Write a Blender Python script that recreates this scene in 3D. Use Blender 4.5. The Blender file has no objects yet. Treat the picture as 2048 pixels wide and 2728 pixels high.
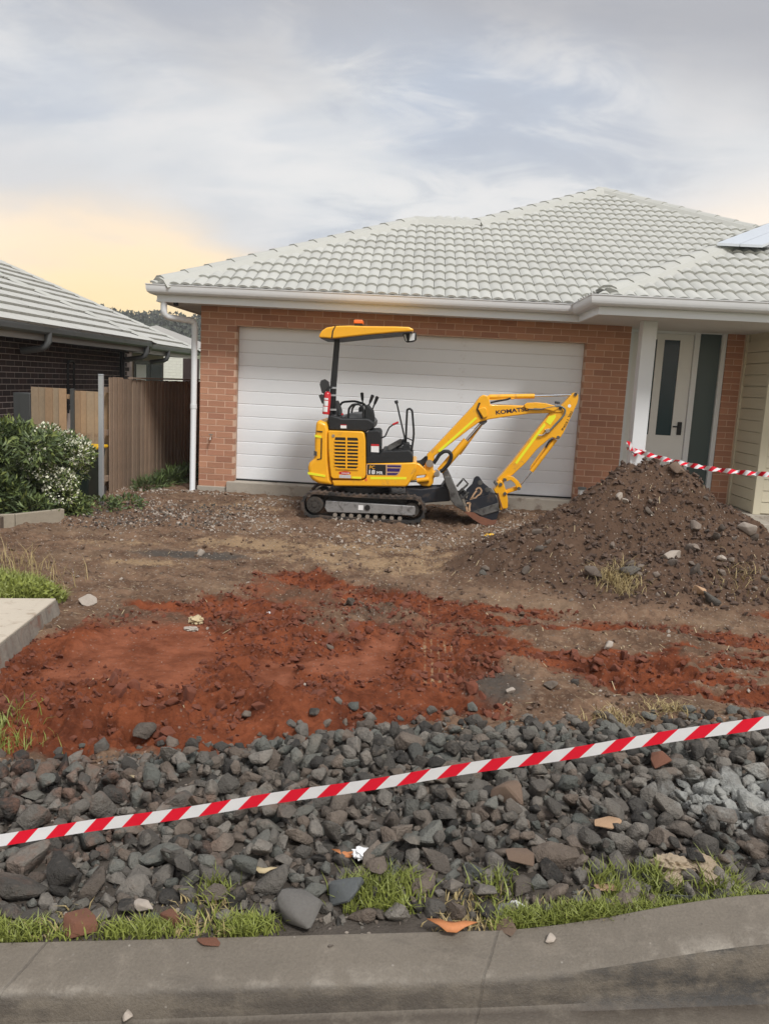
import bpy, bmesh, math, random
import numpy as np
from mathutils import Vector, Matrix
R = math.radians
SC = bpy.context.scene
COL = SC.collection
random.seed(11)

# ------------------------------------------------------------------ camera
CAM_H, PITCH, ROLL, YAW, FOC = 1.67, R(8.97), R(2.95), R(1.8), 2180.0 / 2048.0
cd = bpy.data.cameras.new('camera'); cam = bpy.data.objects.new('camera', cd); COL.objects.link(cam)
fw = Vector((-math.sin(YAW) * math.cos(PITCH), math.cos(YAW) * math.cos(PITCH), -math.sin(PITCH)))
r0 = Vector((math.cos(YAW), math.sin(YAW), 0)); u0 = r0.cross(fw)
rt = math.cos(ROLL) * r0 + math.sin(ROLL) * u0
up = -math.sin(ROLL) * r0 + math.cos(ROLL) * u0
cam.matrix_world = Matrix(((rt.x, up.x, -fw.x, 0), (rt.y, up.y, -fw.y, 0), (rt.z, up.z, -fw.z, CAM_H), (0, 0, 0, 1)))
cd.sensor_fit = 'HORIZONTAL'; cd.sensor_width = 36.0; cd.lens = 36.0 * FOC
cd.clip_start = 0.05; cd.clip_end = 3000
SC.camera = cam

def at(px, py, Y):
    """survey helper: sheet point (2048 x 2728) -> world point in the upright plane at distance Y"""
    d = fw + (px - 1024) / 2180.0 * rt - (py - 1364) / 2180.0 * up
    return Vector((0, 0, CAM_H)) + d * (Y / d.y)
def atz(px, py, Z):
    d = fw + (px - 1024) / 2180.0 * rt - (py - 1364) / 2180.0 * up
    return Vector((0, 0, CAM_H)) + d * ((Z - CAM_H) / d.z)

# ------------------------------------------------------------------ sky, sun, exposure
SUN_EL, SUN_AZ = R(52), R(146)      # azimuth clockwise from +Y: high, behind the viewer, a little to the right
W = bpy.data.worlds.new('World'); SC.world = W; W.use_nodes = True
nt = W.node_tree; nt.nodes.clear()
def N(t, **k):
    n = nt.nodes.new(t)
    for a, b in k.items(): setattr(n, a, b)
    return n
def L(a, b): nt.links.new(a, b)
def M(op, a, b=None, c=None, clamp=False):
    n = N('ShaderNodeMath', operation=op, use_clamp=clamp)
    for i, v in enumerate((a, b, c)):
        if v is None: continue
        if isinstance(v, (int, float)): n.inputs[i].default_value = v
        else: L(v, n.inputs[i])
    return n.outputs[0]
def MIX(f, a, b):
    n = N('ShaderNodeMix', data_type='RGBA'); n.clamp_factor = True
    for s, v in ((n.inputs[0], f), (n.inputs[6], a), (n.inputs[7], b)):
        if isinstance(v, (tuple, list)): s.default_value = (*v, 1)
        elif isinstance(v, (int, float)): s.default_value = v
        else: L(v, s)
    return n.outputs[2]
def SMOOTH(v, a, b):
    n = N('ShaderNodeMapRange', interpolation_type='SMOOTHSTEP'); L(v, n.inputs[0])
    n.inputs[1].default_value = a; n.inputs[2].default_value = b; return n.outputs[0]
sky = N('ShaderNodeTexSky', sky_type='NISHITA'); sky.sun_disc = False
sky.sun_elevation = SUN_EL; sky.sun_rotation = SUN_AZ; sky.dust_density = 3.0
tc = N('ShaderNodeTexCoord'); sx = N('ShaderNodeSeparateXYZ'); L(tc.outputs['Generated'], sx.inputs[0])
X_, Y_, Z_ = sx.outputs
den = M('ADD', M('MAXIMUM', Z_, 0.0), 0.22)
cv = N('ShaderNodeCombineXYZ'); L(M('DIVIDE', X_, den), cv.inputs[0]); L(M('DIVIDE', Y_, den), cv.inputs[1])
def noise(vec, scale, detail, rough, dist=0.0, off=(0, 0, 0), sc=(1, 1, 1)):
    mp = N('ShaderNodeMapping'); mp.inputs['Location'].default_value = off; mp.inputs['Scale'].default_value = sc
    L(vec, mp.inputs[0]); n = N('ShaderNodeTexNoise'); L(mp.outputs[0], n.inputs['Vector'])
    n.inputs['Scale'].default_value = scale; n.inputs['Detail'].default_value = detail
    n.inputs['Roughness'].default_value = rough; n.inputs['Distortion'].default_value = dist
    return n.outputs[0]
n1 = noise(cv.outputs[0], 0.75, 5, 0.52, 0.5, (3.1, 1.7, 0), (0.75, 1.0, 1))
n2 = noise(cv.outputs[0], 1.9, 6, 0.55, 0.3, (7.3, 4.2, 0), (0.7, 1.0, 1))
n3 = noise(cv.outputs[0], 0.45, 3, 0.5, 0.2, (1.3, 8.2, 0), (1, 1, 1))
n4 = noise(cv.outputs[0], 5.0, 6, 0.62, 0.6, (2.2, 0.4, 0), (0.6, 1.0, 1))
mixn = M('ADD', M('MULTIPLY', n1, 0.55), M('MULTIPLY', n2, 0.45))
cl = MIX(SMOOTH(mixn, 0.37, 0.57), (0.455, 0.50, 0.575), (0.69, 0.69, 0.685))
cl = MIX(M('MULTIPLY', SMOOTH(M('ADD', M('MULTIPLY', n4, 0.6), M('MULTIPLY', n2, 0.4)), 0.45, 0.62), 0.7), cl, (0.76, 0.74, 0.72))
cl = MIX(M('MULTIPLY', SMOOTH(M('ADD', M('MULTIPLY', n4, 0.45), M('MULTIPLY', n1, 0.55)), 0.50, 0.40), 0.55), cl, (0.43, 0.46, 0.52))      # blue-grey bellies, pale tops
cl = MIX(M('MULTIPLY', SMOOTH(n3, 0.45, 0.62), 0.5), cl, (0.50, 0.50, 0.52))           # heavier grey bank
cl = MIX(M('MULTIPLY', SMOOTH(M('ADD', Z_, M('MULTIPLY', M('SUBTRACT', n1, 0.5), 0.30)), 0.28, 0.38), 0.8), cl, (0.36, 0.36, 0.38))
# clear evening band low on the horizon, its upper edge ragged
edge = M('ADD', Z_, M('ADD', M('MULTIPLY', M('SUBTRACT', mixn, 0.5), 0.20), M('MULTIPLY', M('SUBTRACT', n4, 0.5), 0.05)))
az = M('DIVIDE', X_, M('MAXIMUM', M('ABSOLUTE', Y_), 0.05))
thr = M('ADD', M('ADD', 0.125, M('MULTIPLY', SMOOTH(az, -0.14, -0.34), 0.07)), M('MULTIPLY', SMOOTH(az, -0.06, 0.50), 0.125))
lowb = M('SUBTRACT', 1.0, SMOOTH(M('SUBTRACT', edge, thr), -0.060, 0.030))
glow = M('SUBTRACT', 1.0, SMOOTH(M('ABSOLUTE', M('ADD', az, 0.33)), 0.05, 0.42))
warm = MIX(glow, (0.95, 0.83, 0.70), MIX(SMOOTH(Z_, 0.05, 0.17), (1.05, 0.78, 0.37), (1.0, 0.78, 0.53)))
warm = MIX(M('MULTIPLY', SMOOTH(n2, 0.5, 0.7), 0.35), warm, (0.80, 0.66, 0.55))
cl = MIX(M('MULTIPLY', lowb, 0.92), cl, warm)
bgN = N('ShaderNodeBackground'); L(sky.outputs[0], bgN.inputs[0]); bgN.inputs[1].default_value = 0.10
bgC = N('ShaderNodeBackground'); L(cl, bgC.inputs[0])
L(M('MULTIPLY', M('ADD', 1.0, M('MULTIPLY', SMOOTH(Z_, 0.38, 1.0), 1.0)), 0.60), bgC.inputs[1])       # overcast: brightest overhead
mx = N('ShaderNodeMixShader'); mx.inputs[0].default_value = 0.94
L(bgN.outputs[0], mx.inputs[1]); L(bgC.outputs[0], mx.inputs[2])
wo = N('ShaderNodeOutputWorld'); L(mx.outputs[0], wo.inputs[0])
sl = bpy.data.lights.new('sun', 'SUN'); sl.energy = 1.5; sl.angle = R(13); sl.color = (1.0, 0.98, 0.95)
so = bpy.data.objects.new('sun', sl); COL.objects.link(so)
sd = Vector((math.sin(SUN_AZ) * math.cos(SUN_EL), math.cos(SUN_AZ) * math.cos(SUN_EL), math.sin(SUN_EL)))
so.rotation_euler = sd.to_track_quat('Z', 'Y').to_euler(); so.location = sd * 30
vs = SC.view_settings
vs.view_transform = 'Standard'; vs.look = 'None'; vs.gamma = 1.0; vs.use_curve_mapping = False
vs.exposure = 1.0

# ------------------------------------------------------------------ materials
MATS = {}
def pm(name, col, rough=0.6, var=0.12, scale=6.0, bump=0.0, bscale=40.0, metal=0.0, rv=0.0, dirt=None, hue=None, spec=0.5, coat=0.0, coord='Object'):
    """procedural principled material: two noises for colour, one for relief, optional dirt (colour, amount, scale) and per-object variation"""
    global nt
    if name in MATS: return MATS[name]
    m = bpy.data.materials.new(name); m.use_nodes = True; nt = m.node_tree
    b = nt.nodes['Principled BSDF']; MATS[name] = m
    tcx = N('ShaderNodeTexCoord'); v = tcx.outputs[coord] if coord != 'Position' else N('ShaderNodeNewGeometry').outputs['Position']
    a = noise(v, scale, 4, 0.6); a2 = noise(v, scale * 7.3, 3, 0.6)
    k = M('ADD', M('MULTIPLY', M('SUBTRACT', a, 0.5), 2 * var), M('MULTIPLY', M('SUBTRACT', a2, 0.5), 1.2 * var))
    if rv or hue:
        oi = N('ShaderNodeObjectInfo'); rnd = oi.outputs['Random']
        if rv: k = M('ADD', k, M('MULTIPLY', M('SUBTRACT', rnd, 0.5), 2 * rv))
    k = M('ADD', k, 1.0)
    c = col
    if hue: c = MIX(M('FRACT', M('MULTIPLY', rnd, 7.13)), col, hue)
    vm = N('ShaderNodeVectorMath', operation='SCALE'); L(k, vm.inputs['Scale'])
    if isinstance(c, tuple): vm.inputs[0].default_value = c
    else: L(c, vm.inputs[0])
    out = vm.outputs[0]
    if dirt:
        dc, da, ds = dirt; dn = noise(v, ds, 5, 0.65, 0.4, (5, 2, 1))
        f = M('MULTIPLY', SMOOTH(dn, 0.62 - 0.3 * da, 0.72), min(1.0, 0.4 + da)); out = MIX(f, out, dc)
        L(M('ADD', M('MULTIPLY', f, 0.4), rough, clamp=True), b.inputs['Roughness'])
    else: b.inputs['Roughness'].default_value = rough
    L(out, b.inputs['Base Color'])
    b.inputs['Metallic'].default_value = metal; b.inputs['Specular IOR Level'].default_value = spec; b.inputs['Coat Weight'].default_value = coat
    if bump:
        bn = N('ShaderNodeBump'); bn.inputs['Strength'].default_value = min(1, bump); bn.inputs['Distance'].default_value = 0.01
        L(noise(v, bscale, 5, 0.65), bn.inputs['Height']); L(bn.outputs[0], b.inputs['Normal'])
    return m
MUD = (0.13, 0.085, 0.06)
pm('brick', (0.46, 0.235, 0.145), 0.9, 0.14, 9, 0.4, 90, rv=0.13, hue=(0.385, 0.185, 0.118))
pm('mortar', (0.62, 0.43, 0.315), 0.95, 0.12, 8, 0.4, 120)
pm('dark_brick', (0.055, 0.032, 0.027), 0.85, 0.2, 9, 0.4, 90, rv=0.25, hue=(0.042, 0.028, 0.026))
pm('pale_mortar', (0.50, 0.42, 0.37), 0.95, 0.12, 8, 0.3, 120)
pm('tile', (0.44, 0.44, 0.405), 0.62, 0.06, 5, 0.15, 140, rv=0.06, dirt=((0.37, 0.365, 0.33), 0.22, 2.6))
pm('cap_tile', (0.42, 0.42, 0.385), 0.65, 0.06, 5, 0.15, 120, rv=0.04)
pm('white_paint', (0.71, 0.73, 0.745), 0.42, 0.03, 2.2, 0.0)
pm('gutter_paint', (0.63, 0.635, 0.64), 0.36, 0.04, 2.0, dirt=((0.45, 0.44, 0.42), 0.06, 3))
pm('soffit_paint', (0.58, 0.57, 0.55), 0.7, 0.04, 2.0)
pm('roller', (0.775, 0.80, 0.825), 0.4, 0.025, 1.4, 0.06, 260, dirt=((0.55, 0.53, 0.5), 0.04, 2))
pm('door_paint', (0.70, 0.70, 0.68), 0.45, 0.03, 2)
pm('slab', (0.38, 0.345, 0.29), 0.9, 0.16, 5, 0.5, 50, dirt=(MUD, 0.25, 5))
pm('cream_board', (0.585, 0.54, 0.41), 0.5, 0.03, 3, rv=0.02)
pm('rubber', (0.022, 0.021, 0.02), 0.85, 0.2, 14, 0.4, 60, dirt=((0.13, 0.09, 0.064), 0.75, 7))
pm('excavator_yellow', (0.86, 0.41, 0.012), 0.38, 0.07, 3, 0.0, coat=0.15, dirt=((0.40, 0.21, 0.06), 0.16, 7))
pm('black_paint', (0.009, 0.010, 0.012), 0.42, 0.2, 7, dirt=((0.05, 0.04, 0.032), 0.12, 7))
pm('blue_black', (0.012, 0.015, 0.022), 0.5, 0.2, 7, dirt=((0.085, 0.065, 0.05), 0.34, 9))
pm('black_plastic', (0.010, 0.011, 0.012), 0.6, 0.15, 9, 0.15, 200)
pm('grey_steel', (0.27, 0.265, 0.26), 0.5, 0.3, 11, 0.3, 50, metal=0.3, dirt=((0.055, 0.043, 0.035), 0.5, 11))
pm('dull_steel', (0.115, 0.112, 0.105), 0.55, 0.25, 9, 0.25, 60, metal=0.3, dirt=((0.03, 0.025, 0.021), 0.72, 8))
pm('chrome', (0.62, 0.63, 0.65), 0.16, 0.05, 3, metal=1.0)
pm('muddy_steel', (0.05, 0.044, 0.038), 0.7, 0.3, 12, 0.4, 50, metal=0.2, dirt=((0.10, 0.075, 0.056), 0.5, 11))
pm('pin_steel', (0.42, 0.38, 0.33), 0.4, 0.2, 20, metal=0.7)
pm('rust', (0.20, 0.085, 0.05), 0.85, 0.3, 14, 0.5, 60)
pm('lime_tape', (0.80, 0.80, 0.03), 0.35, 0.02, 4)
pm('purple', (0.028, 0.012, 0.12), 0.4, 0.05, 4)
pm('ink', (0.018, 0.012, 0.035), 0.5, 0.05, 4)
pm('decal_black', (0.012, 0.012, 0.013), 0.4, 0.05, 4)
pm('decal_white', (0.78, 0.78, 0.77), 0.5, 0.03, 4)
pm('decal_grey', (0.50, 0.50, 0.52), 0.5, 0.25, 60)
pm('orange_plastic', (0.78, 0.17, 0.035), 0.35, 0.06, 9)
pm('red_paint', (0.52, 0.014, 0.02), 0.3, 0.06, 6, coat=0.3)
pm('clear_lens', (0.66, 0.68, 0.68), 0.25, 0.05, 20)
pm('grey_hose', (0.13, 0.15, 0.15), 0.5, 0.1, 9)
pm('seat_grey', (0.13, 0.135, 0.14), 0.75, 0.12, 14, 0.2, 160)
pm('dark_green_plastic', (0.012, 0.022, 0.017), 0.5, 0.1, 5)
pm('yellow_plastic', (0.80, 0.47, 0.008), 0.45, 0.04, 5)
pm('galvanised', (0.43, 0.45, 0.46), 0.42, 0.12, 9, metal=0.4, dirt=((0.3, 0.28, 0.25), 0.12, 7))
pm('paling', (0.27, 0.185, 0.125), 0.85, 0.25, 3.5, 0.4, 60, rv=0.24, hue=(0.22, 0.16, 0.115))
pm('fresh_paling', (0.33, 0.215, 0.125), 0.8, 0.25, 3, 0.3, 50, rv=0.14, hue=(0.30, 0.23, 0.155), dirt=((0.15, 0.09, 0.05), 0.3, 4.5))
pm('charcoal_metal', (0.055, 0.058, 0.058), 0.5, 0.08, 4)
pm('grey_gutter', (0.11, 0.115, 0.115), 0.4, 0.08, 4)
pm('taupe_fascia', (0.33, 0.315, 0.285), 0.5, 0.05, 4)
pm('neighbour_tile', (0.45, 0.445, 0.41), 0.75, 0.06, 4, 0.15, 80, rv=0.03)
pm('dark_soffit', (0.05, 0.05, 0.055), 0.7, 0.06, 4)
pm('cream_brick', (0.74, 0.73, 0.65), 0.85, 0.10, 12)
pm('pvc', (0.66, 0.68, 0.68), 0.4, 0.04, 4, dirt=((0.4, 0.36, 0.31), 0.1, 8))
pm('solar', (0.60, 0.64, 0.68), 0.3, 0.06, 4, metal=0.35)
pm('timber_grey', (0.30, 0.26, 0.20), 0.9, 0.2, 5, 0.4, 60)
pm('footpath_concrete', (0.49, 0.43, 0.345), 0.92, 0.1, 4, 0.3, 90, dirt=((0.26, 0.19, 0.13), 0.28, 9), coord='Position')
pm('slab_side', (0.20, 0.175, 0.145), 0.95, 0.25, 8, 0.6, 40, dirt=((0.17, 0.07, 0.04), 0.35, 6))
pm('leaf', (0.115, 0.155, 0.045), 0.6, 0.2, 5, rv=0.0)
pm('leaf_dark', (0.068, 0.098, 0.036), 0.62, 0.2, 5)
pm('leaf_pale', (0.21, 0.255, 0.075), 0.45, 0.2, 5)
pm('flower', (0.70, 0.70, 0.55), 0.7, 0.1, 9)
pm('bark', (0.10, 0.075, 0.055), 0.9, 0.2, 9, 0.5, 40)
pm('far_leaf', (0.05, 0.06, 0.035), 0.8, 0.25, 0.6)
pm('hill', (0.045, 0.055, 0.035), 0.9, 0.2, 0.05)
pm('grass_blade', (0.21, 0.24, 0.05), 0.55, 0.5, 9, coord='Position')
pm('dry_grass', (0.36, 0.28, 0.13), 0.7, 0.2, 7, coord='Position')
pm('weed', (0.085, 0.125, 0.035), 0.55, 0.2, 7, coord='Position')
pm('red_clod', (0.14, 0.043, 0.022), 0.95, 0.3, 6, 0.6, 60, coord='Position')
pm('yard_clod', (0.135, 0.088, 0.06), 0.95, 0.35, 6, 0.6, 60, coord='Position')
pm('brown_clod', (0.082, 0.052, 0.037), 0.95, 0.3, 6, 0.6, 60, coord='Position')
pm('pale_stone', (0.36, 0.31, 0.26), 0.85, 0.25, 9, 0.5, 60, coord='Position')
pm('sandstone', (0.50, 0.32, 0.19), 0.9, 0.2, 14, 0.7, 50)
pm('red_stone', (0.20, 0.085, 0.05), 0.9, 0.25, 12, 0.7, 50)
pm('brown_stone', (0.17, 0.115, 0.08), 0.85, 0.25, 12, 0.6, 50)
pm('foam', (0.62, 0.49, 0.34), 0.95, 0.2, 25, 0.9, 60)
pm('white_scrap', (0.72, 0.72, 0.72), 0.8, 0.1, 30)
pm('dead_leaf', (0.45, 0.17, 0.06), 0.7, 0.3, 30)
pm('heap_rock', (0.12, 0.098, 0.08), 0.9, 0.3, 9, 0.7, 40, rv=0.35, hue=(0.19, 0.15, 0.12))
pm('pale_rock', (0.17, 0.16, 0.145), 0.9, 0.25, 9, 0.8, 40)
pm('blue_rock', (0.125, 0.135, 0.135), 0.9, 0.25, 9, 0.8, 40)
pm('straw', (0.46, 0.37, 0.22), 0.8, 0.2, 30, coord='Position')

def special(name, fn, rough=0.9):
    global nt
    m = bpy.data.materials.new(name); m.use_nodes = True; nt = m.node_tree; MATS[name] = m
    b = nt.nodes['Principled BSDF']; b.inputs['Roughness'].default_value = rough; fn(b); return m
def POS(): return N('ShaderNodeNewGeometry').outputs['Position']
def BUMP(b, h, s, d):
    bn = N('ShaderNodeBump'); bn.inputs['Strength'].default_value = s; bn.inputs['Distance'].default_value = d
    L(h, bn.inputs['Height']); L(bn.outputs[0], b.inputs['Normal'])
def f_soil(b):
    at_ = N('ShaderNodeAttribute'); at_.attribute_name = 'soil'; s = N('ShaderNodeSeparateColor'); L(at_.outputs['Color'], s.inputs[0])
    p = POS(); a = noise(p, 3.0, 6, 0.65); f = noise(p, 28, 5, 0.7); g = noise(p, 90, 4, 0.7); h = noise(p, 0.9, 4, 0.6)
    brown = MIX(SMOOTH(a, 0.25, 0.75), (0.085, 0.050, 0.033), (0.225, 0.142, 0.092))
    brown = MIX(M('MULTIPLY', SMOOTH(noise(p, 9, 4, 0.6, 0.4), 0.46, 0.62), 0.6), brown, (0.085, 0.053, 0.037))
    brown = MIX(SMOOTH(f, 0.50, 0.75), brown, (0.27, 0.20, 0.14))
    brown = MIX(M('MULTIPLY', SMOOTH(h, 0.50, 0.68), 0.5), brown, (0.25, 0.175, 0.115))
    m9 = noise(p, 9, 4, 0.6)
    red = MIX(SMOOTH(M('ADD', M('MULTIPLY', a, .6), M('MULTIPLY', m9, .4)), 0.32, 0.66), (0.072, 0.022, 0.012), (0.225, 0.068, 0.031))
    red = MIX(M('MULTIPLY', SMOOTH(f, 0.5, 0.8), 0.6), red, (0.28, 0.088, 0.040))
    red = MIX(M('MULTIPLY', SMOOTH(h, 0.5, 0.7), 0.35), red, (0.09, 0.032, 0.02))
    red = MIX(M('MULTIPLY', at_.outputs['Alpha'], 0.7), red, MIX(SMOOTH(M('ADD', M('MULTIPLY', a, .5), M('MULTIPLY', m9, .5)), 0.35, 0.65), (0.175, 0.057, 0.029), (0.30, 0.115, 0.066)))      # bucket-smoothed clay
    grey = MIX(a, (0.045, 0.039, 0.034), (0.12, 0.102, 0.085))
    tan = MIX(f, (0.20, 0.135, 0.08), (0.40, 0.28, 0.165))
    hp = N('ShaderNodeAttribute'); hp.attribute_name = 'heap'; brown = MIX(hp.outputs['Fac'], brown, MIX(a, (0.062, 0.038, 0.026), (0.138, 0.088, 0.060)))
    def band(m, w): return SMOOTH(M('ADD', m, M('MULTIPLY', M('SUBTRACT', M('ADD', M('MULTIPLY', a, .6), M('MULTIPLY', f, .4)), 0.5), w)), 0.35, 0.65)
    c = MIX(band(s.outputs[0], 0.9), brown, red)
    c = MIX(M('MULTIPLY', band(s.outputs[2], 2.2), 0.8), c, tan)
    c = MIX(band(s.outputs[1], 0.8), c, grey)
    peb = N('ShaderNodeTexVoronoi'); L(p, peb.inputs['Vector']); peb.inputs['Scale'].default_value = 42
    rndc = N('ShaderNodeSeparateColor'); L(peb.outputs['Color'], rndc.inputs[0])
    pk = M('MULTIPLY', M('SUBTRACT', 1.0, SMOOTH(peb.outputs['Distance'], 0.22, 0.34)), M('GREATER_THAN', rndc.outputs[0], 0.72))
    pk = M('MULTIPLY', pk, M('SUBTRACT', 1.0, M('MULTIPLY', s.outputs[0], 0.8)))
    c = MIX(M('MULTIPLY', pk, 0.8), c, MIX(rndc.outputs[1], (0.17, 0.145, 0.125), (0.42, 0.36, 0.30)))
    gm = M('ADD', M('MULTIPLY', M('SUBTRACT', g, 0.5), 0.45), 1.0)
    vm = N('ShaderNodeVectorMath', operation='SCALE'); L(c, vm.inputs[0]); L(gm, vm.inputs['Scale'])
    L(vm.outputs[0], b.inputs['Base Color']); b.inputs['Specular IOR Level'].default_value = 0.05
    hh = M('ADD', M('ADD', M('MULTIPLY', f, 0.7), M('MULTIPLY', g, 0.35)), M('MULTIPLY', pk, 0.25)); BUMP(b, hh, 0.8, 0.025)
special('soil', f_soil, 0.95)
def f_rock(b):
    p = POS(); oi = N('ShaderNodeObjectInfo'); tcx = N('ShaderNodeTexCoord')
    at_ = N('ShaderNodeAttribute'); at_.attribute_name = 'tint'
    r = M('FRACT', M('ADD', oi.outputs['Random'], at_.outputs['Fac']))
    c = MIX(M('POWER', r, 1.3), (0.042, 0.039, 0.035), (0.205, 0.186, 0.16))
    c = MIX(M('MULTIPLY', SMOOTH(M('FRACT', M('MULTIPLY', r, 5.7)), 0.55, 0.8), 0.7), c, (0.165, 0.128, 0.10))
    c = MIX(M('MULTIPLY', SMOOTH(M('FRACT', M('MULTIPLY', r, 9.3)), 0.78, 0.84), 0.6), c, (0.12, 0.13, 0.116))
    n = noise(p, 11, 5, 0.65); n_ = noise(p, 55, 4, 0.7)
    c = MIX(M('MULTIPLY', SMOOTH(n, 0.52, 0.72), 0.5), c, (0.22, 0.185, 0.15))
    sp = N('ShaderNodeSeparateXYZ'); L(p, sp.inputs[0])
    big = noise(p, 2.3, 3, 0.5)
    # red earth smeared over the left end, cement powder spilt at the right end
    red = M('MULTIPLY', SMOOTH(M('ADD', big, M('MULTIPLY', M('SUBTRACT', -0.55, sp.outputs[0]), 0.14)), 0.54, 0.70), SMOOTH(n, 0.45, 0.62))
    c = MIX(M('MULTIPLY', red, 0.5), c, (0.17, 0.075, 0.045))
    dx = M('DIVIDE', M('SUBTRACT', sp.outputs[0], 1.42), 0.36); dy = M('DIVIDE', M('SUBTRACT', sp.outputs[1], 3.08), 0.26)
    dd = M('SQRT', M('ADD', M('MULTIPLY', dx, dx), M('MULTIPLY', dy, dy)))
    pw = M('SUBTRACT', 1.0, SMOOTH(M('ADD', dd, M('MULTIPLY', M('SUBTRACT', n, 0.5), 1.6)), 0.5, 1.1))
    c = MIX(M('MULTIPLY', pw, 0.75), c, (0.36, 0.365, 0.34))
    vm = N('ShaderNodeVectorMath', operation='SCALE'); L(c, vm.inputs[0]); L(M('ADD', M('MULTIPLY', n_, 0.6), 0.72), vm.inputs['Scale'])
    L(vm.outputs[0], b.inputs['Base Color']); BUMP(b, M('ADD', n_, M('MULTIPLY', n, 1.5)), 0.9, 0.02); b.inputs['Specular IOR Level'].default_value = 0.25
special('rock', f_rock, 0.88)
def f_kerb(b):
    p = POS(); a = noise(p, 2.2, 5, 0.6); f = noise(p, 14, 5, 0.65); g = noise(p, 120, 4, 0.7); sp = N('ShaderNodeSeparateXYZ'); L(p, sp.inputs[0])
    st = noise(p, 5, 5, 0.65, 0.2, (0, 0, 0), (0.35, 2.2, 2.2))
    c = MIX(a, (0.10, 0.084, 0.064), (0.168, 0.143, 0.112))
    wob = M('ADD', sp.outputs[0], M('ADD', M('MULTIPLY', f, 0.02), M('MULTIPLY', sp.outputs[1], -0.35)))
    jt = M('SUBTRACT', 1.0, SMOOTH(M('ABSOLUTE', M('SUBTRACT', M('FRACT', M('ADD', M('DIVIDE', wob, 1.25), 0.86)), 0.5)), 0.0015, 0.005))
    c = MIX(M('MULTIPLY', SMOOTH(f, 0.5, 0.75), 0.5), c, (0.19, 0.162, 0.128))
    c = MIX(M('MULTIPLY', SMOOTH(st, 0.56, 0.74), 0.6), c, (0.07, 0.058, 0.046))
    c = MIX(M('MULTIPLY', jt, 0.4), c, (0.05, 0.042, 0.034))
    vor = N('ShaderNodeTexVoronoi'); L(p, vor.inputs['Vector']); vor.inputs['Scale'].default_value = 34
    rc = N('ShaderNodeSeparateColor'); L(vor.outputs['Color'], rc.inputs[0])
    sp2 = M('MULTIPLY', M('SUBTRACT', 1.0, SMOOTH(vor.outputs['Distance'], 0.08, 0.16)), M('GREATER_THAN', rc.outputs[0], 0.75))
    c = MIX(M('MULTIPLY', sp2, 0.6), c, MIX(rc.outputs[1], (0.07, 0.06, 0.05), (0.32, 0.29, 0.25)))
    lp = N('ShaderNodeAttribute'); lp.attribute_name = 'lip'; si_ = N('ShaderNodeAttribute'); si_.attribute_name = 'silt'
    c = MIX(M('MULTIPLY', M('MULTIPLY', lp.outputs['Fac'], SMOOTH(M('ADD', M('MULTIPLY', f, 0.5), M('MULTIPLY', a, 0.5)), 0.46, 0.60)), 0.75), c, (0.30, 0.27, 0.225))      # scraped arris
    c = MIX(M('MULTIPLY', M('MULTIPLY', si_.outputs['Fac'], SMOOTH(f, 0.25, 0.55)), 0.8), c, (0.05, 0.038, 0.028))      # silt in the channel
    # upright face darkened: grime plus painted-in shade; tyre rubber scuffs on the full-height part
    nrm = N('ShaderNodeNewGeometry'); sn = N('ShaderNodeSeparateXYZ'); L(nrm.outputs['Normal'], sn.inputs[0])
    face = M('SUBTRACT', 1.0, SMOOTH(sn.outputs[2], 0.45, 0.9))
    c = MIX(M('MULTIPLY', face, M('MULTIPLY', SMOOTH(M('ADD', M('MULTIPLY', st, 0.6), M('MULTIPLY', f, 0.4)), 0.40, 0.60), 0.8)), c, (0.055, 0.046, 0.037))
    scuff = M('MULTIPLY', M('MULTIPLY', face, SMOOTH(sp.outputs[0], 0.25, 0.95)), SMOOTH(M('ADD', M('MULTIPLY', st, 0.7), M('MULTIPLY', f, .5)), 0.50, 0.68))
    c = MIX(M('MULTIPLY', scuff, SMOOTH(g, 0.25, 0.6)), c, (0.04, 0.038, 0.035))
    vm = N('ShaderNodeVectorMath', operation='SCALE'); L(c, vm.inputs[0]); L(M('ADD', M('MULTIPLY', g, 0.7), 0.65), vm.inputs['Scale'])
    L(vm.outputs[0], b.inputs['Base Color']); BUMP(b, M('SUBTRACT', M('ADD', M('MULTIPLY', f, .6), M('MULTIPLY', g, .7)), M('MULTIPLY', jt, 0.4)), 0.7, 0.006)
    L(M('ADD', M('MULTIPLY', a, 0.25), 0.52), b.inputs['Roughness'])
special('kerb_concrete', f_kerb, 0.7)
def f_tape(b):
    uv = N('ShaderNodeUVMap'); s = N('ShaderNodeSeparateXYZ'); L(uv.outputs[0], s.inputs[0])
    fr = M('FRACT', M('SUBTRACT', M('DIVIDE', s.outputs[0], 0.112), M('MULTIPLY', s.outputs[1], 0.42)))
    n = N('ShaderNodeMapRange'); L(fr, n.inputs[0]); n.inputs[1].default_value = 0.49; n.inputs[2].default_value = 0.51
    e = M('MINIMUM', n.outputs[0], M('SUBTRACT', 1.0, SMOOTH(fr, 0.985, 1.0)))
    L(MIX(e, (0.80, 0.80, 0.81), (0.80, 0.006, 0.03)), b.inputs['Base Color']); BUMP(b, noise(POS(), 14, 3, .5), 0.25, 0.01)
special('barrier_tape', f_tape, 0.35)
def f_glass(c):
    def g(b):
        n = noise(POS(), 1.2, 3, 0.5); L(MIX(n, tuple(v * 0.8 for v in c), tuple(v * 1.15 for v in c)), b.inputs['Base Color'])
        b.inputs['Specular IOR Level'].default_value = 0.3
    return g
special('door_glass', f_glass((0.012, 0.034, 0.045)), 0.12)
special('frosted_glass', f_glass((0.07, 0.098, 0.096)), 0.3)
special('window_glass', f_glass((0.03, 0.032, 0.035)), 0.08)

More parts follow.
